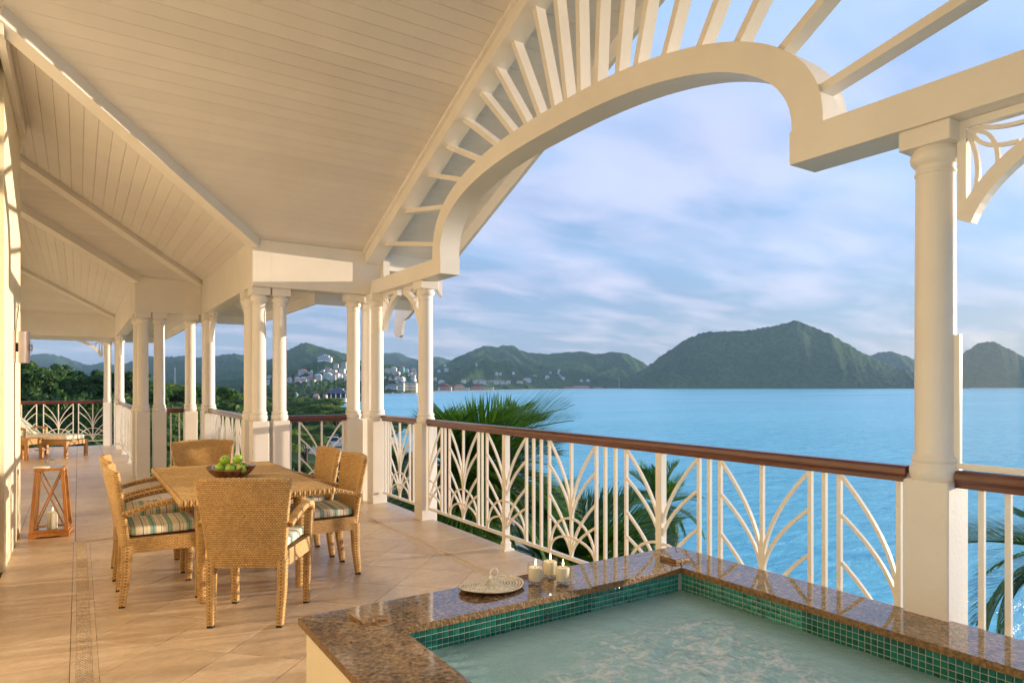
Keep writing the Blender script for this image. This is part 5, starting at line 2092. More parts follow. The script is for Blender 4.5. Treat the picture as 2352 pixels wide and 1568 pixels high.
# ------------------------------------------------------------------ trees
def broadleaf(kind, seed, n_cl=46, n_lf=95, leaf=0.085):
    r_ = np.random.default_rng(seed)
    flat_ = kind == 'umbrella'
    cl = []
    while len(cl) < n_cl:
        d_ = r_.normal(size=3)
        d_ /= np.linalg.norm(d_)
        if d_[2] < (-0.15 if flat_ else -0.45):
            continue
        k = r_.uniform(0.62, 1.0)
        p = d_ * k * np.array([1.0, 1.0, 0.42 if flat_ else 0.85]) * (1 + 0.22 * np.sin(3 * d_[0] + seed) * np.cos(2.3 * d_[1]))
        cl.append(p)
    cl = np.array(cl)
    nl = n_cl * n_lf
    ci = np.repeat(np.arange(n_cl), n_lf)
    d_ = r_.normal(size=(nl, 3))
    d_ /= np.linalg.norm(d_, axis=1)[:, None]
    d_[:, 2] = np.abs(d_[:, 2]) * 0.9 - 0.25
    rad = r_.uniform(0.16, 0.30, n_cl)[ci] * r_.uniform(0.55, 1.05, nl)
    c_ = cl[ci] + d_ * rad[:, None] * np.array([1.15, 1.15, 0.62 if flat_ else 0.8])
    nrm = d_ + r_.normal(size=(nl, 3)) * 0.55
    nrm /= np.linalg.norm(nrm, axis=1)[:, None]
    a = np.cross(nrm, r_.normal(size=(nl, 3)))
    a /= np.linalg.norm(a, axis=1)[:, None]
    b = np.cross(nrm, a)
    s = leaf * r_.uniform(0.6, 1.25, nl)[:, None]
    asp = 0.34 if flat_ else 0.5
    V = np.stack([c_ - a * s, c_ - b * s * asp + nrm * s * 0.12, c_ + a * s, c_ + b * s * asp + nrm * s * 0.12], 1).reshape(-1, 3)
    F = np.arange(nl * 4).reshape(-1, 4)
    m = MB()
    h0 = -1.25 if flat_ else -1.5
    m.tube([(0, 0, h0), (0.03, 0.02, h0 * 0.6), (0.0, 0.05, -0.25)], [0.095, 0.07, 0.05], 7)
    for k in range(9):
        q = cl[int(r_.integers(n_cl))]
        m.tube([(0.02, 0.02, h0 * r_.uniform(0.35, 0.7)), q * 0.45 + np.array([0, 0, -0.12]), q * 0.92], [0.04, 0.026, 0.008], 5, cap=False)
    return V, F, m


PROTO = []
for k, (kd, mat, nm) in enumerate((('round', 'leaf', 'broadleaf_tree'), ('round', 'leaf', 'broadleaf_tree'), ('round', 'leaf', 'broadleaf_tree'), ('umbrella', 'leaf2', 'umbrella_tree'), ('umbrella', 'leaf2', 'umbrella_tree'), ('umbrella', 'leaf2', 'umbrella_tree'))):
    V, F, tk = broadleaf(kd, 50 + k, leaf=0.085 if kd == 'round' else 0.07, n_lf=95 if kd == 'round' else 120)
    cr_ = fast_mesh('crown', V, F, MAT[mat])
    tr_ = tk.build('trunk', MAT['bark'], None, smooth=True)
    PROTO.append((nm, cr_.data, tr_.data, 1.25 if kd == 'umbrella' else 1.5))
    bpy.data.objects.remove(cr_)
    bpy.data.objects.remove(tr_)


def tree(X, Y, ztop, R_, kind, label, group, sz=1.0):
    nm, cm_, tm, hb = PROTO[kind]
    topk = 0.75 if kind >= 3 else 1.15
    zc = ztop - R_ * topk * sz
    p = WX(X, Y, zc)
    t = thing(nm, label, 'tree', p, random.uniform(0, 6.28), group)
    t.scale = (R_, R_, R_ * sz)
    inst('crown', cm_, t)
    inst('trunk', tm, t)
    return zc - hb * R_ * sz


def vtop_far(u):
    return float(np.interp(u, [0, 60, 150, 240, 300, 360, 430, 520, 620, 700, 780], [826, 827, 832, 846, 846, 862, 870, 874, 878, 889, 893]))


WOODL = ['dark dense tree in the woods beyond the farthest railing', 'dark tree in the woods seen between the left columns']
cnt = 0
rt = random.Random(3)
ghx = []
ORD = ['first', 'second', 'third', 'fourth', 'fifth', 'sixth', 'seventh', 'eighth', 'ninth', 'tenth', 'eleventh', 'twelfth'] + ['%dth' % q for q in range(13, 40)]
RANK = ['nearest', 'second nearest', 'third nearest', 'fourth nearest', 'middle', 'fourth farthest', 'third farthest', 'second farthest', 'farthest'] + ['more distant', 'still more distant', 'remote', 'remotest']
for ri, Y in enumerate((27, 34, 42, 51, 61, 73, 87, 103, 122)):
    u = -60.0
    cnt = 0
    while u < 520:
        R_ = rt.uniform(2.3, 3.9) * (1 + (Y - 27) / 220)
        uu = u + rt.uniform(-8, 8)
        k = min(1, (Y - 22) / 62) ** 0.75
        vt = np.interp(k, [0, 1], [1010, vtop_far(uu)])
        zt = zat(vt, Y) + rt.uniform(-0.9, 0.9) * (1 if Y < 100 else 0.6)
        # keep clear of the sloping ground only where the slope really falls away towards the bay
        if uu + R_ / Y * FPX > 52:
            tree((uu - 1176) / FPX * Y, Y, zt, R_, rt.choice((0, 1, 2, 0, 1, 2) if uu < 330 else (0, 3, 4, 1, 5)),
                 '%s dark woodland tree from the left, %s rank behind the left columns' % (ORD[cnt], RANK[ri]), 'dark trees in the woods on the left', rt.uniform(0.9, 1.2))
            cnt += 1
        u += R_ * 1.4 / Y * FPX
# sloping ground under those woods
gu, gY = np.meshgrid(np.linspace(-500, 560, 60), np.linspace(14, 240, 40))
k_ = np.clip((gY - 22) / 62, 0, 1) ** 0.75
vf = np.interp(gu, [0, 60, 150, 240, 300, 360, 430, 520, 560], [826, 827, 832, 846, 846, 862, 870, 876, 930])
zt_g = 1.45 + (HOR - (1010 + (vf - 1010) * k_)) / FPX * gY - 8.0
fade = np.clip((560 - gu) / 160, 0, 1) * np.clip((240 - gY) / 80, 0, 1)
zt_g = -9.0 + (np.maximum(zt_g, -9.0) + 9.0) * fade
Xg = (gu - 1176) / FPX * gY
Pg = CAM * np.array([1, 1, 0]) + FWD * gY[..., None] + RGT * Xg[..., None]
Pg[..., 2] = zt_g
m = MB()
m.grid(Pg)
o_ = m.build('hillside', MAT['hill'], None, smooth=True)
if o_.data.polygons[0].normal.z < 0:
    o_.data.flip_normals()
tag(o_, 'shaded slope under the dark woods on the left', kind='structure')


def in_poly(x, y, poly):
    r = False
    for i in range(len(poly)):
        (x1, y1), (x2, y2) = poly[i], poly[i - 1]
        if (y1 > y) != (y2 > y) and x < (x2 - x1) * (y - y1) / (y2 - y1) + x1:
            r = not r
    return r


FEA = 'feathery green umbrella tree in the lowland between the columns'
for ri, Y in enumerate((52, 60, 70, 82, 96, 113, 132, 155, 182, 214, 250, 292, 340)):
    u = 520.0
    cnt = 0
    while u < 900:
        R_ = rt.uniform(3.0, 4.8) * (1 + Y / 420)
        uu = u + rt.uniform(-6, 6)
        u += R_ * 1.55 / Y * FPX
        X = (uu - 1176) / FPX * Y
        if not in_poly(X + R_ * 0.7, Y, LAND) or not in_poly(X, Y, LAND):
            continue
        if 655 < uu < 860 and Y < 150:                   # clearing with the car park
            continue
        zt = -8.7 + rt.uniform(4.6, 7.2)
        if uu < 600 and Y > 200:
            zt += 2.0
        cnt += 1
        tree(X, Y, zt, R_, rt.choice((3, 4, 5, 3, 4, 5, 0)), '%s feathery tree from the left, %s rank of the lowland' % (ORD[cnt - 1], (RANK[:4] + ['fifth nearest', 'sixth nearest', 'middle', 'sixth farthest', 'fifth farthest'] + RANK[5:9])[ri]), 'feathery trees of the lowland', rt.uniform(0.8, 1.05))
for (u, Y, v, R_, kd, lb) in ((703, 80, 985, 2.6, 4, 'low umbrella tree with bare forked trunk on the grass behind the single panel railing'),
                              (640, 62, 1000, 2.2, 3, 'small tree on the grass left of the forked umbrella tree'),
                              (770, 122, 962, 4.6, 3, 'umbrella tree shading the parked cars'),
                              (720, 140, 966, 4.6, 5, 'umbrella tree behind the grass clearing, left of the parked cars'),
                              (850, 118, 966, 4.0, 4, 'umbrella tree right of the parked cars'),
                              (905, 150, 958, 3.6, 5, 'umbrella tree by the shore seen under the pointed brackets'),
                              (925, 70, 1040, 2.0, 0, 'bushy tree by the lane under the pointed brackets')):
    tree((u - 1176) / FPX * Y, Y, zat(v, Y), R_, kd, lb, None, 0.9)
# car park lane and hedge
m = MB()
ln = [(-60, 118), (-44, 112), (-30, 104), (-14, 86), (-4, 70), (6, 54)]
A_, B_ = [], []
for k, (x, y) in enumerate(ln):
    A_.append(WX(x - 1.5, y - 4.0, -8.685))
    B_.append(WX(x + 1.5, y + 4.0, -8.685))
m.grid(np.stack([np.array(A_), np.array(B_)]))
MAT['lane'] = M('dusty_lane', (0.40, 0.36, 0.29), 0.95, var=0.15, vscale=0.5)
o_ = m.build('road', MAT['lane'])
if o_.data.polygons[0].normal.z < 0:
    o_.data.flip_normals()
tag(o_, 'pale dusty lane and car park below the veranda', kind='structure')
hv, hf = [], []
r_ = np.random.default_rng(77)
n_ = 5200
c_ = np.stack([r_.uniform(-37, -23, n_), r_.uniform(75, 77.5, n_), r_.uniform(-8.7, -7.7, n_)], 1)
P_ = CAM * np.array([1, 1, 0]) + FWD * c_[:, 1:2] + RGT * c_[:, :1]
P_[:, 2] = c_[:, 2]
a = r_.normal(size=(n_, 3)) * 0.16
b = np.cross(a, r_.normal(size=(n_, 3)))
b = b / (np.linalg.norm(b, axis=1)[:, None] + 1e-9) * 0.09
V = np.stack([P_ - a, P_ - b, P_ + a, P_ + b], 1).reshape(-1, 3)
o_ = fast_mesh('hedge', V, np.arange(n_ * 4).reshape(-1, 4), MAT['leaf'])
tag(o_, 'clipped dark green hedge beyond the grass behind the single panel railing', 'hedge')


# ------------------------------------------------------------------ coconut palms
def frond_mesh(seed, droop, n_l=74, far=False):
    r_ = np.random.default_rng(seed)
    t = np.linspace(0, 1, 16)
    px = t * (1 - 0.18 * t * droop)
    pz = 0.16 * t - droop * 0.55 * t ** 2.1
    py = 0.05 * np.sin(t * 3 + seed) * t
    R_ = np.stack([px, py, pz], 1)
    m = MB()
    if not far:
        m.tube(R_, 0.012 * (1 - 0.85 * t), 5, cap=False)
    V, F = [], []
    n = n_l if not far else 20
    for s in (-1, 1):
        for k in range(n):
            q = 0.10 + 0.90 * (k + r_.uniform(0, 0.6)) / n
            b = np.array([np.interp(q, t, R_[:, j]) for j in range(3)])
            b2 = np.array([np.interp(min(q + 0.02, 1), t, R_[:, j]) for j in range(3)])
            tg = (b2 - b) / (np.linalg.norm(b2 - b) + 1e-9) if q < 0.97 else np.array([0.9, 0, -0.4])
            l = (0.40 - 0.07 * droop) * math.sin(PI * min(1, 0.22 + 0.74 * q)) ** 0.7 * r_.uniform(0.85, 1.1)
            an = math.radians(50 - 30 * q + r_.uniform(-6, 6))
            side = np.array([0, s, 0.0])
            d0 = tg * math.cos(an) + side * math.sin(an) + np.array([0, 0, 0.50 - 0.26 * droop])
            d0 /= np.linalg.norm(d0)
            d1 = d0 + np.array([0, 0, 0.12 - 0.66 * droop])
            d1 /= np.linalg.norm(d1)
            wv = np.cross(d0, np.array([0, 0, 1.0]))
            wv = wv / (np.linalg.norm(wv) + 1e-9) * (0.0062 if not far else 0.03)
            mid = b + d0 * l * 0.5
            tip = mid + d1 * l * 0.55
            i = len(V)
            V += [b - wv * 0.5, b + wv * 0.5, mid + wv, mid - wv, tip]
            F += [(i, i + 1, i + 2, i + 3), (i + 3, i + 2, i + 4)]
    m.add(np.array(V), F)
    o_ = m.build('frond', MAT['palm'], None)
    me = o_.data
    bpy.data.objects.remove(o_)
    return me


FR = [frond_mesh(60 + k, d) for k, d in enumerate((0.35, 0.7, 1.1, 1.6))]
FRF = [frond_mesh(70 + k, d, far=True) for k, d in enumerate((0.7, 1.4))]


def palm(p, R_, label, n=26, zg=-8.7, far=False, seed=1, lean=0.06, tr=0.15, group=None, e0=72, e1=-46, shy=False):
    t = thing('coconut_palm', label, 'palm tree', (p[0], p[1], zg), 0, group)
    H_ = p[2] - zg
    q = np.linspace(0, 1, 9)
    rr = random.Random(seed)
    la = rr.uniform(0, 6.28)
    off = lean * H_ * (1 - q) ** 1.7
    m = MB()
    m.tube(np.stack([math.cos(la) * off, math.sin(la) * off, q * H_], 1), tr * (1.0 - 0.35 * q) + 0.03 * (q < 0.05), 8)
    m.build('trunk', MAT['palmtrunk'], t, smooth=True)
    for k in range(n):
        f = k / n
        el = math.radians(e0 + (e1 - e0) * f ** 0.85 + rr.uniform(-8, 8))
        az = k * 2.399963 + rr.uniform(-0.2, 0.2)
        if shy and math.cos(az + ANG) < -0.25 and el > -0.35:   # few tall fronds on the house side
            az = -ANG + rr.uniform(-0.9, 0.9)
            el = el * 0.8
        fr = FRF[0 if f < 0.5 else 1] if far else FR[min(3, int(f * 4))]
        o_ = inst('frond', fr, t, (0, 0, H_), (rr.uniform(-0.3, 0.3), -el, az))
        s = R_ * rr.uniform(0.88, 1.1)
        o_.scale = (s, s, s)
    if not far:
        m = MB()
        for k in range(6):
            a_ = k * 1.05
            m.lathe([(0.01, -0.11), (0.08, -0.07), (0.105, 0.0), (0.08, 0.08), (0.01, 0.12)], 8, (0.2 * math.cos(a_), 0.2 * math.sin(a_), H_ - 0.25 - 0.06 * (k % 2)))
        m.build('coconuts', MAT['palm'], t, smooth=True)
    return t


palm(W(1015, 11.5, 0.05), 2.55, 'large coconut palm close beyond the railing, its fronds rising over the handrail', 64, seed=4, lean=0.02, tr=0.16, e0=30, e1=-56, shy=True)
palm(W(1235, 13.0, -2.0), 3.2, 'coconut palm low behind the railing right of the large palm', 64, e0=26, e1=-62, shy=True, seed=9, lean=0.03, tr=0.15)
palm(W(1515, 22, -2.6), 1.75, 'small coconut palm standing on the beach behind the post of the long railing', 30, seed=6, lean=0.05, tr=0.15)
palm(W(2490, 7.8, -0.55), 1.75, 'coconut palm at the right edge with drooping frond below the near railing', 28, seed=8, lean=0.02, tr=0.14, e0=14, e1=-55)


# ------------------------------------------------------------------ town
ROOF = {'pink': (0.50, 0.22, 0.19), 'white': (0.66, 0.66, 0.64), 'red': (0.36, 0.07, 0.06), 'teal': (0.16, 0.40, 0.40), 'grey': (0.22, 0.24, 0.27), 'salmon': (0.55, 0.20, 0.14), 'lilac': (0.40, 0.28, 0.34), 'slate': (0.09, 0.09, 0.13)}
WALL = {'white': (0.72, 0.71, 0.69), 'cream': (0.68, 0.58, 0.42), 'pink': (0.62, 0.38, 0.32), 'teal': (0.24, 0.46, 0.45), 'beige': (0.50, 0.40, 0.30)}
RM = {k: M(k + '_roof', v, 0.7, objvar=0.08) for k, v in ROOF.items()}
WM = {k: M(k + '_house_wall', v, 0.8, objvar=0.06) for k, v in WALL.items()}
HP = {}


def house_proto(fl, kind, wall, roof_):
    key = (fl, kind, wall, roof_)
    if key in HP:
        return HP[key]
    fh = 3.0
    H_, w_, d_ = fl * fh, 1.0, 8.0                        # width 1, scaled in x
    parts = []
    m = MB()
    m.box(-0.5, 0.5, 0, d_, -6.0, H_)
    parts.append(('wall', m.build('wall', WM[wall]).data))
    m = MB()
    e = 0.04
    rh = 2.2
    if kind == 'hip':
        m.add([(-0.5 - e, -0.6, H_), (0.5 + e, -0.6, H_), (0.5 + e, d_ + 0.6, H_), (-0.5 - e, d_ + 0.6, H_), (-0.22, d_ / 2, H_ + rh), (0.22, d_ / 2, H_ + rh)],
              [(0, 1, 5, 4), (1, 2, 5), (2, 3, 4, 5), (3, 0, 4), (3, 2, 1, 0)])
    elif kind == 'gable':
        m.add([(-0.5 - e, -0.6, H_), (0.5 + e, -0.6, H_), (0.5 + e, d_ + 0.6, H_), (-0.5 - e, d_ + 0.6, H_), (0, -0.6, H_ + rh * 1.3), (0, d_ + 0.6, H_ + rh * 1.3)],
              [(0, 4, 5, 3), (1, 2, 5, 4), (0, 1, 4), (2, 3, 5), (3, 2, 1, 0)])
    else:
        m.box(-0.5 - e, 0.5 + e, -0.4, d_ + 0.4, H_ + 0.002, H_ + 0.5)
    parts.append(('roof', m.build('roof', RM[roof_]).data))
    m = MB()
    m.box(-0.055, 0.055, -0.04, 0.05, 0, 1.3)
    wd = m.build('window', MAT['glassdark']).data
    m = MB()
    m.box(-0.52, 0.52, -1.3, -0.01, -0.12, 0.06)
    m.box(-0.52, 0.52, -1.3, -1.22, 0.06, 0.8)
    bal = m.build('balcony', WM['white']).data
    for o_ in [q for q in bpy.data.objects if q.parent is None and q.name.split('.')[0] in ('wall', 'roof', 'window', 'balcony') and 'label' not in q]:
        bpy.data.objects.remove(o_)
    HP[key] = (parts, wd, bal, fl, fh)
    return HP[key]


def house(u, v, wpx, fl, kind, wall, roof_, label, layer=None, Y=None, nm='house', group='houses of the hillside town', nwin=4, bal=True, cat='house', zs=1.0):
    """v is the pixel row of the base of the front wall"""
    if layer is not None:
        X, Yh, z = layer.hit(u, v)
    else:
        z = -8.7
        Yh = Y if Y else (1.45 - z) * FPX / (v - HOR)
        X = (u - 1176) / FPX * Yh
    wm = wpx / FPX * Yh * (0.9 if zs == 1.0 else 1.0)
    zs = 0.88 if zs == 1.0 else zs
    p = WX(X, Yh, z + (0.3 if layer is not None else 0.0))
    parts, wd, bl_, fl, fh = house_proto(fl, kind, wall, roof_)
    t = thing(nm, label, cat, p, -ANG + random.uniform(-0.25, 0.25), group)
    t.scale = (1, 1, zs)
    for n_, me in parts:
        o_ = inst(n_, me, t)
        o_.scale = (wm, 1, 1)
    for f in range(fl):
        for k in range(nwin):
            o_ = inst('window', wd, t, ((-0.5 + (k + 0.5) / nwin) * wm, 0, f * fh + 0.9))
            o_.scale = (wm * 4 / nwin * 0.85, 1, 1)
        if f and bal:
            o_ = inst('balcony', bl_, t, (0, 0, f * fh))
            o_.scale = (wm, 1, 1)
    return t


def c6(x, y): return 574.2 + x / 6.827, 717.8 + y / 6.827
def c7(x, y): return 861.3 + x / 4.096, 803.9 + y / 4.096


T6 = [(800, 955, 115, 2, 'hip', 'white', 'pink'), (868, 992, 100, 2, 'gable', 'white', 'pink'), (960, 988, 40, 2, 'gable', 'white', 'white'), (750, 1025, 110, 1, 'gable', 'pink', 'salmon'), (1060, 1010, 105, 1, 'hip', 'white', 'white'),
      (945, 1045, 130, 1, 'hip', 'cream', 'pink'), (830, 1058, 120, 1, 'hip', 'white', 'white'), (1075, 1088, 95, 3, 'flat', 'white', 'pink'), (735, 1062, 70, 1, 'hip', 'white', 'white'), (830, 1095, 110, 1, 'hip', 'white', 'pink'),
      (1215, 1025, 115, 2, 'gable', 'white', 'white'), (1195, 978, 100, 1, 'flat', 'white', 'white'), (1300, 960, 90, 2, 'hip', 'cream', 'pink'), (1435, 965, 90, 3, 'flat', 'white', 'grey'), (1345, 1018, 85, 2, 'hip', 'white', 'pink'),
      (1298, 1075, 95, 3, 'flat', 'white', 'white'), (1360, 898, 120, 1, 'flat', 'teal', 'white'), (1470, 845, 70, 3, 'flat', 'beige', 'pink'), (1465, 888, 85, 2, 'flat', 'teal', 'white'), (1345, 862, 80, 2, 'gable', 'white', 'salmon'),
      (1215, 908, 110, 1, 'hip', 'white', 'pink'), (955, 1125, 130, 2, 'hip', 'white', 'pink'), (735, 1122, 110, 1, 'hip', 'cream', 'pink'), (600, 1090, 60, 2, 'hip', 'white', 'pink'), (1195, 1125, 110, 1, 'flat', 'white', 'white'),
      (1750, 762, 65, 1, 'hip', 'white', 'white'), (1745, 1015, 70, 3, 'gable', 'white', 'white'), (1730, 1048, 60, 2, 'flat', 'white', 'white'), (270, 1110, 55, 2, 'flat', 'white', 'white'), (290, 1012, 50, 1, 'hip', 'white', 'pink'),
      (1090, 968, 50, 1, 'hip', 'teal', 'teal'), (1135, 958, 50, 2, 'flat', 'white', 'teal'), (1190, 943, 45, 1, 'flat', 'teal', 'teal'), (1410, 1005, 70, 1, 'hip', 'white', 'white'), (1480, 1010, 50, 2, 'flat', 'white', 'pink'), (1500, 1085, 50, 2, 'flat', 'white', 'white'),
      (1590, 985, 60, 2, 'hip', 'white', 'white'), (1600, 1060, 70, 2, 'flat', 'cream', 'pink'), (1560, 930, 60, 2, 'flat', 'white', 'grey')]
PLACE = lambda v: 'high on the slope' if v < 852 else ('halfway up the slope' if v < 870 else 'at the foot of the slope')
for x, y, wp, fl_, kd, wl_, rf_ in T6:
    u, v = c6(x, y)
    house(u, v, wp / 6.827, fl_, kd, wl_, rf_, '%s house, %s %s roof, %s' % (wl_, rf_, {'hip': 'hipped', 'gable': 'gabled', 'flat': 'flat'}[kd], PLACE(v)), TOWN)
T7 = [(115, 208, 55, 2, 'hip', 'white', 'pink'), (172, 214, 60, 3, 'gable', 'white', 'white'), (250, 206, 45, 3, 'gable', 'teal', 'salmon'), (300, 200, 35, 1, 'hip', 'white', 'white'), (365, 200, 50, 2, 'hip', 'white', 'pink'), (200, 240, 55, 2, 'hip', 'white', 'pink'),
      (330, 232, 40, 1, 'hip', 'white', 'pink'), (368, 233, 40, 2, 'hip', 'white', 'salmon'), (95, 280, 20, 1, 'hip', 'white', 'white'), (175, 278, 50, 1, 'hip', 'white', 'pink'), (215, 280, 40, 2, 'flat', 'white', 'white'), (275, 281, 40, 1, 'gable', 'white', 'white'),
      (355, 268, 45, 2, 'hip', 'white', 'pink'), (358, 288, 35, 1, 'hip', 'white', 'white'), (215, 300, 60, 1, 'hip', 'white', 'pink'), (250, 304, 40, 2, 'gable', 'white', 'white'), (140, 278, 40, 1, 'hip', 'white', 'salmon'), (430, 240, 45, 2, 'hip', 'white', 'pink'), (445, 282, 50, 1, 'hip', 'white', 'white'), (440, 210, 40, 2, 'hip', 'white', 'white')]
for x, y, wp, fl_, kd, wl_, rf_ in T7:
    u, v = c7(x, y)
    house(u, v, wp / 4.096, fl_, kd, wl_, rf_, '%s house with %s roof by the bracketed gap' % (wl_, rf_), TOWN)
FARH = [(550, 285, 50, 2, 'hip', 'white', 'pink'), (625, 302, 60, 1, 'hip', 'white', 'white'), (600, 200, 30, 1, 'hip', 'white', 'white'), (668, 192, 40, 2, 'hip', 'white', 'white'), (657, 150, 25, 1, 'hip', 'white', 'white'), (953, 138, 20, 1, 'hip', 'white', 'grey'),
        (1145, 229, 30, 1, 'hip', 'white', 'white'), (1178, 229, 25, 1, 'hip', 'white', 'white'), (1305, 222, 25, 1, 'hip', 'white', 'grey'), (1502, 244, 40, 1, 'hip', 'white', 'red'), (1435, 290, 80, 2, 'hip', 'white', 'white'), (1620, 264, 45, 2, 'hip', 'white', 'white'),
        (1650, 216, 15, 1, 'hip', 'white', 'white'), (1735, 192, 20, 1, 'hip', 'white', 'white'), (1728, 222, 15, 2, 'hip', 'white', 'white'), (1745, 244, 30, 1, 'hip', 'teal', 'teal'), (1770, 268, 40, 1, 'hip', 'white', 'white'), (1255, 300, 40, 1, 'hip', 'white', 'pink'),
        (1360, 305, 60, 1, 'hip', 'white', 'salmon'), (2005, 288, 30, 1, 'hip', 'white', 'white'), (1940, 287, 30, 1, 'hip', 'white', 'pink'), (830, 296, 50, 1, 'hip', 'white', 'pink')]
for x, y, wp, fl_, kd, wl_, rf_ in FARH:
    u, v = c7(x, y)
    house(u, v, wp / 4.096, fl_, kd, wl_, rf_, 'lone %s house with %s roof on the far hill' % (wl_, rf_), MIDH, group='scattered houses on the far hill', nwin=3)
# resort buildings along the far beach: base row from the shore
HOT = [(150, 338, 110, 2, 'hip', 'white', 'grey', 'grey roofed waterfront block behind the shore trees', 1020), (240, 352, 60, 3, 'gable', 'cream', 'grey', 'cream waterfront apartments, left block', 1010), (295, 352, 50, 3, 'gable', 'cream', 'grey', 'cream waterfront apartments, middle block', 1015), (350, 352, 75, 3, 'gable', 'cream', 'grey', 'cream waterfront apartments beside the arch foot column', 1020), (425, 350, 70, 2, 'gable', 'cream', 'grey', 'cream waterfront apartments behind the arch foot column', 1030),
       (655, 342, 125, 1, 'gable', 'pink', 'red', 'dark red roofed beach hotel wing behind the palm', 1260), (795, 345, 95, 1, 'hip', 'cream', 'salmon', 'bright red roofed beach hotel hall behind the palm', 1240), (965, 342, 120, 1, 'gable', 'pink', 'red', 'dark red roofed beach hotel wing right of the bright one', 1300), (805, 366, 160, 1, 'flat', 'cream', 'white', 'long white beach terrace in front of the red hotel', 1215),
       (985, 306, 130, 1, 'hip', 'white', 'pink', 'pink roofed resort block above the beach hotel', 1480), (1140, 310, 210, 1, 'hip', 'white', 'pink', 'very long pink roofed resort building above the beach', 1500), (1065, 356, 90, 1, 'flat', 'cream', 'white', 'low pale beach bar by the sand', 1290),
       (1938, 332, 140, 2, 'flat', 'pink', 'red', 'two storey red roofed beach hotel below the headland', 2120), (1810, 355, 75, 1, 'hip', 'beige', 'red', 'low red roofed building left of the two storey beach hotel', 2110), (2065, 352, 150, 1, 'flat', 'pink', 'red', 'long low red roofed wing right of the two storey beach hotel', 2130), (1940, 352, 170, 1, 'flat', 'pink', 'salmon', 'ground floor arcade of the far red roofed beach hotel', 2105)]
for x, y, wp, fl_, kd, wl_, rf_, lb, Yh in HOT:
    u, v = c7(x, y)
    shore = float(np.interp(u, [885, 960, 992, 1100, 1250, 1420], [800, 855, 1070, 1283, 1670, 2085]))
    house(u, v, wp / 4.096, fl_, kd, wl_, rf_, lb, MIDH if y < 315 and x > 900 else None, Y=shore + (55 if fl_ == 1 and 'red' in rf_ else 70 if y < 345 else 30), nm='hotel', group='waterfront hotel buildings', nwin=7 if wp > 80 else 4, bal=fl_ > 1, cat='hotel', zs=2.2 if fl_ == 1 and kd != 'flat' and 640 < x < 970 else 1.4)
LOWH = [(1360, 1128, 160, 1, 'flat', 'white', 'white', 'long low white building behind the shore palms', 640), (1330, 1160, 150, 1, 'hip', 'cream', 'pink', 'low pink roofed building left of the pavilion trees', 560), (700, 1200, 55, 1, 'hip', 'white', 'teal', 'small teal roofed cottage among the palms', 520),
        (1030, 1248, 95, 1, 'hip', 'beige', 'lilac', 'lilac roofed cottage half hidden in trees', 430), (1165, 1216, 45, 1, 'flat', 'cream', 'white', 'tiny cream hut among the trees left of the pavilion', 470), (1755, 1265, 80, 1, 'hip', 'beige', 'pink', 'low brown house by the water behind the hidden column', 450), (620, 1135, 60, 2, 'flat', 'beige', 'slate', 'dark modern house at the end of the palms', 640)]
for x, y, wp, fl_, kd, wl_, rf_, lb, Yh in LOWH:
    u, v = c6(x, y)
    house(u, v, wp / 6.827, fl_, kd, wl_, rf_, lb, None, Y=Yh, group=None, bal=False)
for x, y, wp, rf_ in ((1130, 917, 45, 'pink'), (1185, 975, 20, 'white'), (1390, 943, 35, 'pink'), (1430, 930, 25, 'white'), (1460, 955, 20, 'white'), (1520, 985, 40, 'white'), (1370, 956, 25, 'white'), (1215, 960, 25, 'white'), (1150, 975, 30, 'white')):
    u, v = x * 0.36617, 516.8 + y * 0.36617
    house(u, v, wp * 0.36617, 1, 'hip', 'white', rf_, 'small far house with %s roof seen between the left columns' % rf_, None, Y=900, group='far houses between the left columns', nwin=3, bal=False)
    bpy.context.scene.objects  # keep order
# the mansion on the knoll
X, Yh, z = TOWN.hit(745, 826)
mn = thing('mansion', 'large white mansion crowning the green knoll above the town', 'mansion', WX(X, Yh, z), -ANG)
m = MB()
m.box(-13, 13, 0, 10, -5, 4.0)
m.box(-8, 8, 1, 9, 4.0, 8.0)
m.box(8.5, 13.5, -3, 6, -8, 2.0)
m.build('wall', WM['white'], mn)
m = MB()
for (x0, x1, y0, y1, z0, h_) in ((-15, -7.8, -1, 11, 4.0, 1.6), (7.8, 15, -1, 11, 4.0, 1.6), (-9, 9, 0, 10, 8.0, 2.0), (-3, 3, 2, 8, 9.4, 2.0)):
    cx_, cy_ = (x0 + x1) / 2, (y0 + y1) / 2
    m.add([(x0, y0, z0), (x1, y0, z0), (x1, y1, z0), (x0, y1, z0), (cx_, cy_, z0 + h_)], [(0, 1, 4), (1, 2, 4), (2, 3, 4), (3, 0, 4), (3, 2, 1, 0)])
m.build('roof', RM['white'], mn)
for k in range(7):
    m = MB()
    m.box(-11.5 + 3.5 * k, -9.7 + 3.5 * k, -0.1, 0.05, 0.5, 3.2)
    m.build('window', MAT['glassdark'], mn)
for k in range(4):
    m = MB()
    m.box(-6.5 + 3.6 * k, -4.7 + 3.6 * k, 0.9, 1.05, 4.8, 7.3)
    m.build('window', MAT['glassdark'], mn)
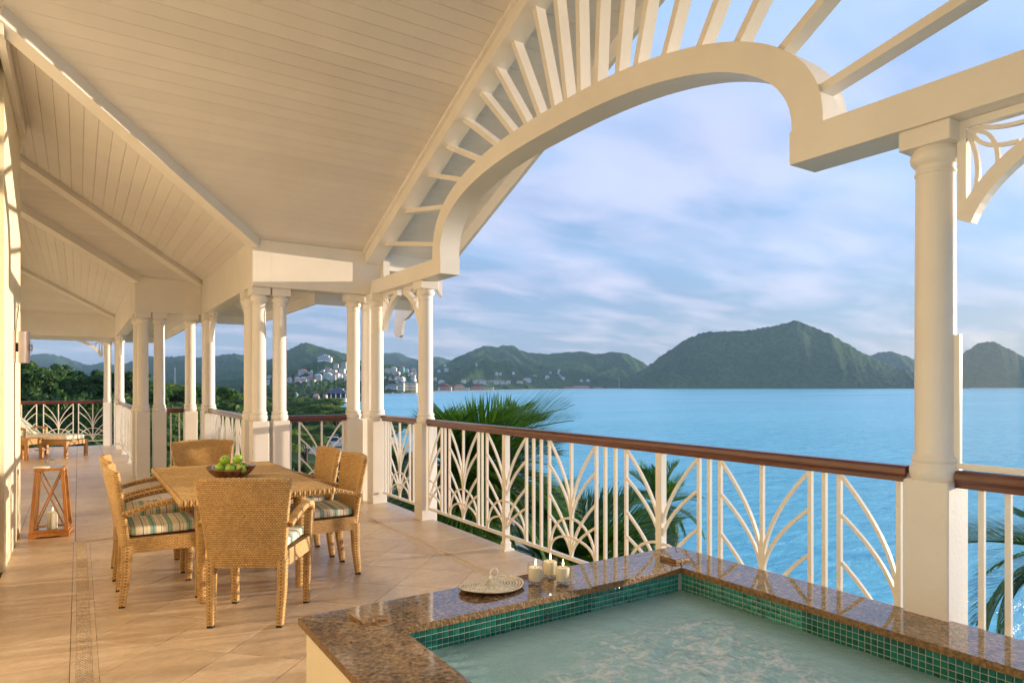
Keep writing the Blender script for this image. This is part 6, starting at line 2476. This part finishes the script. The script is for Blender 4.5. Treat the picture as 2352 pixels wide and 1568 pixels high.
# pavilion on the point
pv = thing('pavilion', 'open waterside pavilion with dark hipped roof on the point', 'pavilion', W(771, 395, -8.7), -ANG)
m = MB()
m.box(-6, 6, 0, 9, 0, 2.3)
m.build('wall', WM['white'], pv)
for k in range(5):
    m = MB()
    m.box(-6 + 2.9 * k, -5.6 + 2.9 * k, 0, 0.4, 2.302, 5.2)
    m.build('post', WM['white'], pv)
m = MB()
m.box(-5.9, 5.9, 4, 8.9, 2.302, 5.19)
m.build('room_shade_block', MAT['glassdark'], pv)  # solid dark block: shade under the pavilion roof put in as colour
m = MB()
m.add([(-7, -1, 5.2), (7, -1, 5.2), (7, 10, 5.2), (-7, 10, 5.2), (-1, 4.5, 8.6), (1, 4.5, 8.6)], [(0, 1, 5, 4), (1, 2, 5), (2, 3, 4, 5), (3, 0, 4), (3, 2, 1, 0)])
m.build('roof', RM['slate'], pv)
cp = house(786, 913, 7, 2, 'gable', 'white', 'white', 'small white tower house beside the pavilion', None, Y=402, group=None, nwin=2, bal=False)

for k in range(70):
    u = rt.uniform(600, 1000)
    v = rt.uniform(846, 893)
    X, Yh, z = TOWN.hit(u, v)
    tree(X, Yh, z + rt.uniform(3.5, 6.5), rt.uniform(3.0, 5.0), rt.choice((0, 1, 2)), 'garden tree in the town, %s %s' % ('left' if u < 700 else 'middle' if u < 830 else 'right', PLACE(v)), 'garden trees in the hillside town')
# shore trees and palms in front of the town
for k in range(46):
    u = rt.uniform(560, 975)
    Yh = rt.uniform(430, 780)
    X = (u - 1176) / FPX * Yh
    if not in_poly(X + 8, Yh, LAND) or not in_poly(X, Yh, LAND):
        continue
    tree(X, Yh, -8.7 + rt.uniform(5, 9.5), rt.uniform(4, 7), rt.choice((0, 1, 2, 3)), 'shore tree %s the town, %s' % (('before the left part of', 'before the middle of', 'before the right part of')[min(2, int((u - 560) / 139))], ('nearer', 'set back', 'under the houses')[min(2, int((Yh - 430) / 117))]), 'shore trees before the town')
for k in range(24):
    u = rt.choice((rt.uniform(1040, 1110), rt.uniform(1120, 1310), rt.uniform(1310, 1420), rt.uniform(885, 990)))
    Yh = float(np.interp(u, [880, 950, 990, 1100, 1250, 1420], [830, 900, 1085, 1310, 1700, 2110])) * (rt.uniform(1.09, 1.2) if u < 1310 else rt.uniform(1.02, 1.06))
    tree((u - 1176) / FPX * Yh, Yh, -8.7 + rt.uniform(6, 12), rt.uniform(6, 11), rt.choice((0, 1, 2)), 'dark tree behind the far beach %s' % ('left of the palm' if u < 1000 else 'among the red hotel roofs' if u < 1115 else 'under the long pink roof' if u < 1310 else 'before the headland'), 'trees behind the far beach')
for k, (u, Yh, ht) in enumerate(((742, 470, 12), (755, 455, 10.5), (768, 440, 11), (652, 520, 11), (668, 500, 9.5), (700, 560, 11), (715, 540, 12), (735, 520, 11), (788, 420, 8), (1098, 1285, 15), (1118, 1330, 16), (1132, 1340, 15), (1148, 1350, 14), (1160, 1380, 16), (1000, 1120, 13), (640, 560, 12), (725, 480, 10))):
    palm(W(u, Yh, -8.7 + ht), 4.2, 'slim far palm %s' % ['right in front of the pavilion, tallest', 'left of the pavilion roof', 'at the pavilion roof peak', 'far left in the shore belt', 'second from the left in the shore belt', 'in the middle of the shore belt', 'right of the middle of the shore belt', 'behind the pavilion on the left', 'at the right edge of the pavilion', 'over the red hotel on the far beach', 'right of the red hotel, first of four', 'right of the red hotel, second of four', 'right of the red hotel, third of four', 'right of the red hotel, last of four', 'at the left end of the far beach', 'behind the left shore belt', 'before the houses left of the pavilion'][k], 14, far=True, seed=20 + k, lean=0.08, tr=0.3, group='far palms along the shore')

# radio mast, quay lamp, boats
ms = thing('radio_mast', 'thin lattice radio mast among the houses between the left columns', 'mast', W(401.7, 900, -8.7))
m = MB()
for s in (-1, 1):
    for q in (-1, 1):
        m.bar((s * 1.6, q * 1.6, 0), (s * 0.25, q * 0.25, 34), 0.3, 0.3, up=(1, 0, 0))
for k in range(9):
    f = 1.6 - 1.35 * k / 9
    for a, b in (((-f, -f), (f, -f)), ((f, -f), (f, f)), ((f, f), (-f, f)), ((-f, f), (-f, -f))):
        m.bar((*a, 34 * k / 9 + 0.1), (*b, 34 * (k + 1) / 9), 0.16, 0.16, up=(0.3, 0.2, 1))
m.build('lattice', MAT['steel'], ms)
lp = thing('lamp_mast', 'tall lamp mast at the end of the far beach, left of the headland', 'lamp post', W(1422, 2095, -9.0))
m = MB()
m.tube([(0, 0, 0), (0, 0, 33)], [0.9, 0.6], 8)
m.build('pole', MAT['sand'], lp)
m = MB()
m.box(-9, 0.8, -0.6, 0.6, 31.5, 33.2)
m.build('lamp_arm', MAT['sand'], lp)
for u, Yh, ln_, lb in ((903, 800, 9, 'white motor boat at anchor by the town shore'), (925, 805, 8, 'small white boat just right of the anchored motor boat'), (1072, 1225, 12, 'white boat off the hotel beach')):
    b_ = thing('boat', lb, 'boat', W(u, Yh - 30, SEA), -ANG + 0.1)
    m = MB()
    m.prism([(-ln_ / 2, -1.2, 0.0), (ln_ / 2 - 1.5, -1.2, 0.0), (ln_ / 2 + 0.6, -1.2, 1.3), (-ln_ / 2 - 0.2, -1.2, 1.1)], (0, 2.4, 0))
    m.build('hull', MAT['white'], b_)
    m = MB()
    m.prism([(-1.6, -0.9, 1.1), (1.0, -0.9, 1.1), (0.4, -0.9, 2.4), (-1.5, -0.9, 2.4)], (0, 1.8, 0))
    m.build('cabin', MAT['white'], b_)
for u, Yh, cl_, lb in ((1009, 1090, 'white', 'white sail of a beached catamaran left of the palm'), (1033, 1100, 'teal', 'teal sail of a beached catamaran behind the palm')):
    b_ = thing('sailboat', lb, 'sailboat', W(u, Yh - 40, SEA), -ANG)
    m = MB()
    for s in (-1, 1):
        m.prism([(-3, s * 1.2 - 0.2, 0.1), (2.6, s * 1.2 - 0.2, 0.1), (3.2, s * 1.2 - 0.2, 0.7), (-3, s * 1.2 - 0.2, 0.7)], (0, 0.4, 0))
    m.build('hull', MAT['white'], b_)
    m = MB()
    m.prism([(0.4, 0, 1.2), (0.4, 0, 9.0), (-2.8, 0, 1.4)], (0, 0.06, 0))
    m.build('sail', WM[cl_], b_)
    m = MB()
    m.tube([(0.5, 0, 0.6), (0.5, 0, 9.3)], 0.07, 6)
    m.build('mast', MAT['steel'], b_)


# ------------------------------------------------------------------ parked cars
def car(u, Yh, col_, label, rz_, suv=False, group='cars parked under the trees'):
    t = thing('parked_car', label, 'car', W(u, Yh, -8.68), rz_, group)
    h_ = 0.12 if suv else 0.0
    bm = M('car_paint', col_, 0.25, coat=0.8)
    m = MB()
    pr = [(-2.15, 0.32), (-1.75, 0.28), (1.75, 0.28), (2.15, 0.34), (2.18, 0.62), (2.05, 0.80 + h_), (1.15, 0.93 + h_), (-1.85, 0.98 + h_), (-2.15, 0.92 + h_)]
    m.prism([(x, -0.86, z) for x, z in pr], (0, 1.72, 0))
    m.build('body', bm, t)
    m = MB()
    cb = [(-1.95 if suv else -1.55, 0.96 + h_), (0.95, 0.92 + h_), (0.25, 1.42 + 2 * h_), (-1.5 if suv else -0.95, 1.45 + 2 * h_)]
    m.prism([(x, -0.76, z) for x, z in cb], (0, 1.52, 0))
    m.build('window', MAT['glassdark'], t)
    m = MB()
    m.box(-1.45 if suv else -0.93, 0.22, -0.73, 0.73, 1.43 + 2 * h_, 1.47 + 2 * h_)
    m.build('roof', bm, t)
    for x in (-1.32, 1.32):
        for s in (-1, 1):
            m = MB()
            m.tube([(x, s * 0.72, 0.32), (x, s * 0.89, 0.32)], 0.32, 14)
            w__ = m.build('wheel', MAT['rubber'], t)
            m = MB()
            m.tube([(x, s * 0.885, 0.32), (x, s * 0.897, 0.32)], 0.2, 10)
            m.build('rim', MAT['steel'], w__)
    for s in (-1, 1):
        m = MB()
        m.box(2.10, 2.19, s * 0.62 - 0.16, s * 0.62 + 0.16, 0.62, 0.76)
        m.build('headlight', MAT['steel'], t)
        m = MB()
        m.box(-2.18, -2.10, s * 0.66 - 0.12, s * 0.66 + 0.12, 0.70, 0.90)
        m.build('tail_light', RM['red'], t)
    return t


car(772, 108, (0.72, 0.73, 0.75), 'white estate car parked nearest on the lane behind the single panel railing', -ANG + 0.12, True)
car(774, 116, (0.55, 0.58, 0.62), 'silver car parked right behind the white estate car', -ANG + 0.15)
car(762, 125, (0.03, 0.03, 0.035), 'black car parked in the tree shade behind the silver one', -ANG + 0.1, True)
car(812, 117, (0.65, 0.66, 0.68), 'pale car parked at the right of the row, mostly behind a column', -ANG + 0.2)
car(931, 76, (0.42, 0.03, 0.03), 'red car on the lane seen low under the pointed brackets', -ANG + 0.9, group=None)


# ================================================================== AIR
hm = bpy.data.materials.new('haze_air')
hm.use_nodes = True
t = hm.node_tree
t.nodes.remove(t.nodes['Principled BSDF'])
pvn = N(t, 'ShaderNodeVolumePrincipled')
pvn.inputs['Color'].default_value = (0.50, 0.74, 1.0, 1)
pvn.inputs['Density'].default_value = HAZE
t.links.new(pvn.outputs[0], t.nodes['Material Output'].inputs['Volume'])
m = MB()
m.box(-6700, 6700, -6700, 6700, SEA - 1.6, 285)
o_ = m.build('haze', hm)
o_['kind'] = 'stuff'
o_['label'] = 'thin bluish sea haze over the bay'

# labels that several things of one group share: tell them apart by their order from the left
byl = {}
for o_ in bpy.data.objects:
    if o_.parent is None and 'label' in o_ and 'category' in o_:
        byl.setdefault(o_['label'], []).append(o_)
ORD2 = ['first', 'second', 'third', 'fourth', 'fifth', 'sixth', 'seventh', 'eighth', 'ninth', 'tenth', 'eleventh', 'twelfth', 'thirteenth', 'fourteenth', 'fifteenth', 'sixteenth', 'seventeenth', 'eighteenth', 'nineteenth', 'twentieth']
for lb, os_ in byl.items():
    if len(os_) > 1 and len(lb.split()) <= 12 and len(os_) <= 20:
        def bear(o_):
            q = np.array(o_.location) - CAM
            return float(q @ RGT) / max(float(q @ FWD), 0.1)
        for k, o_ in enumerate(sorted(os_, key=bear)):
            o_['label'] = '%s from the left, %s' % (ORD2[k], lb)
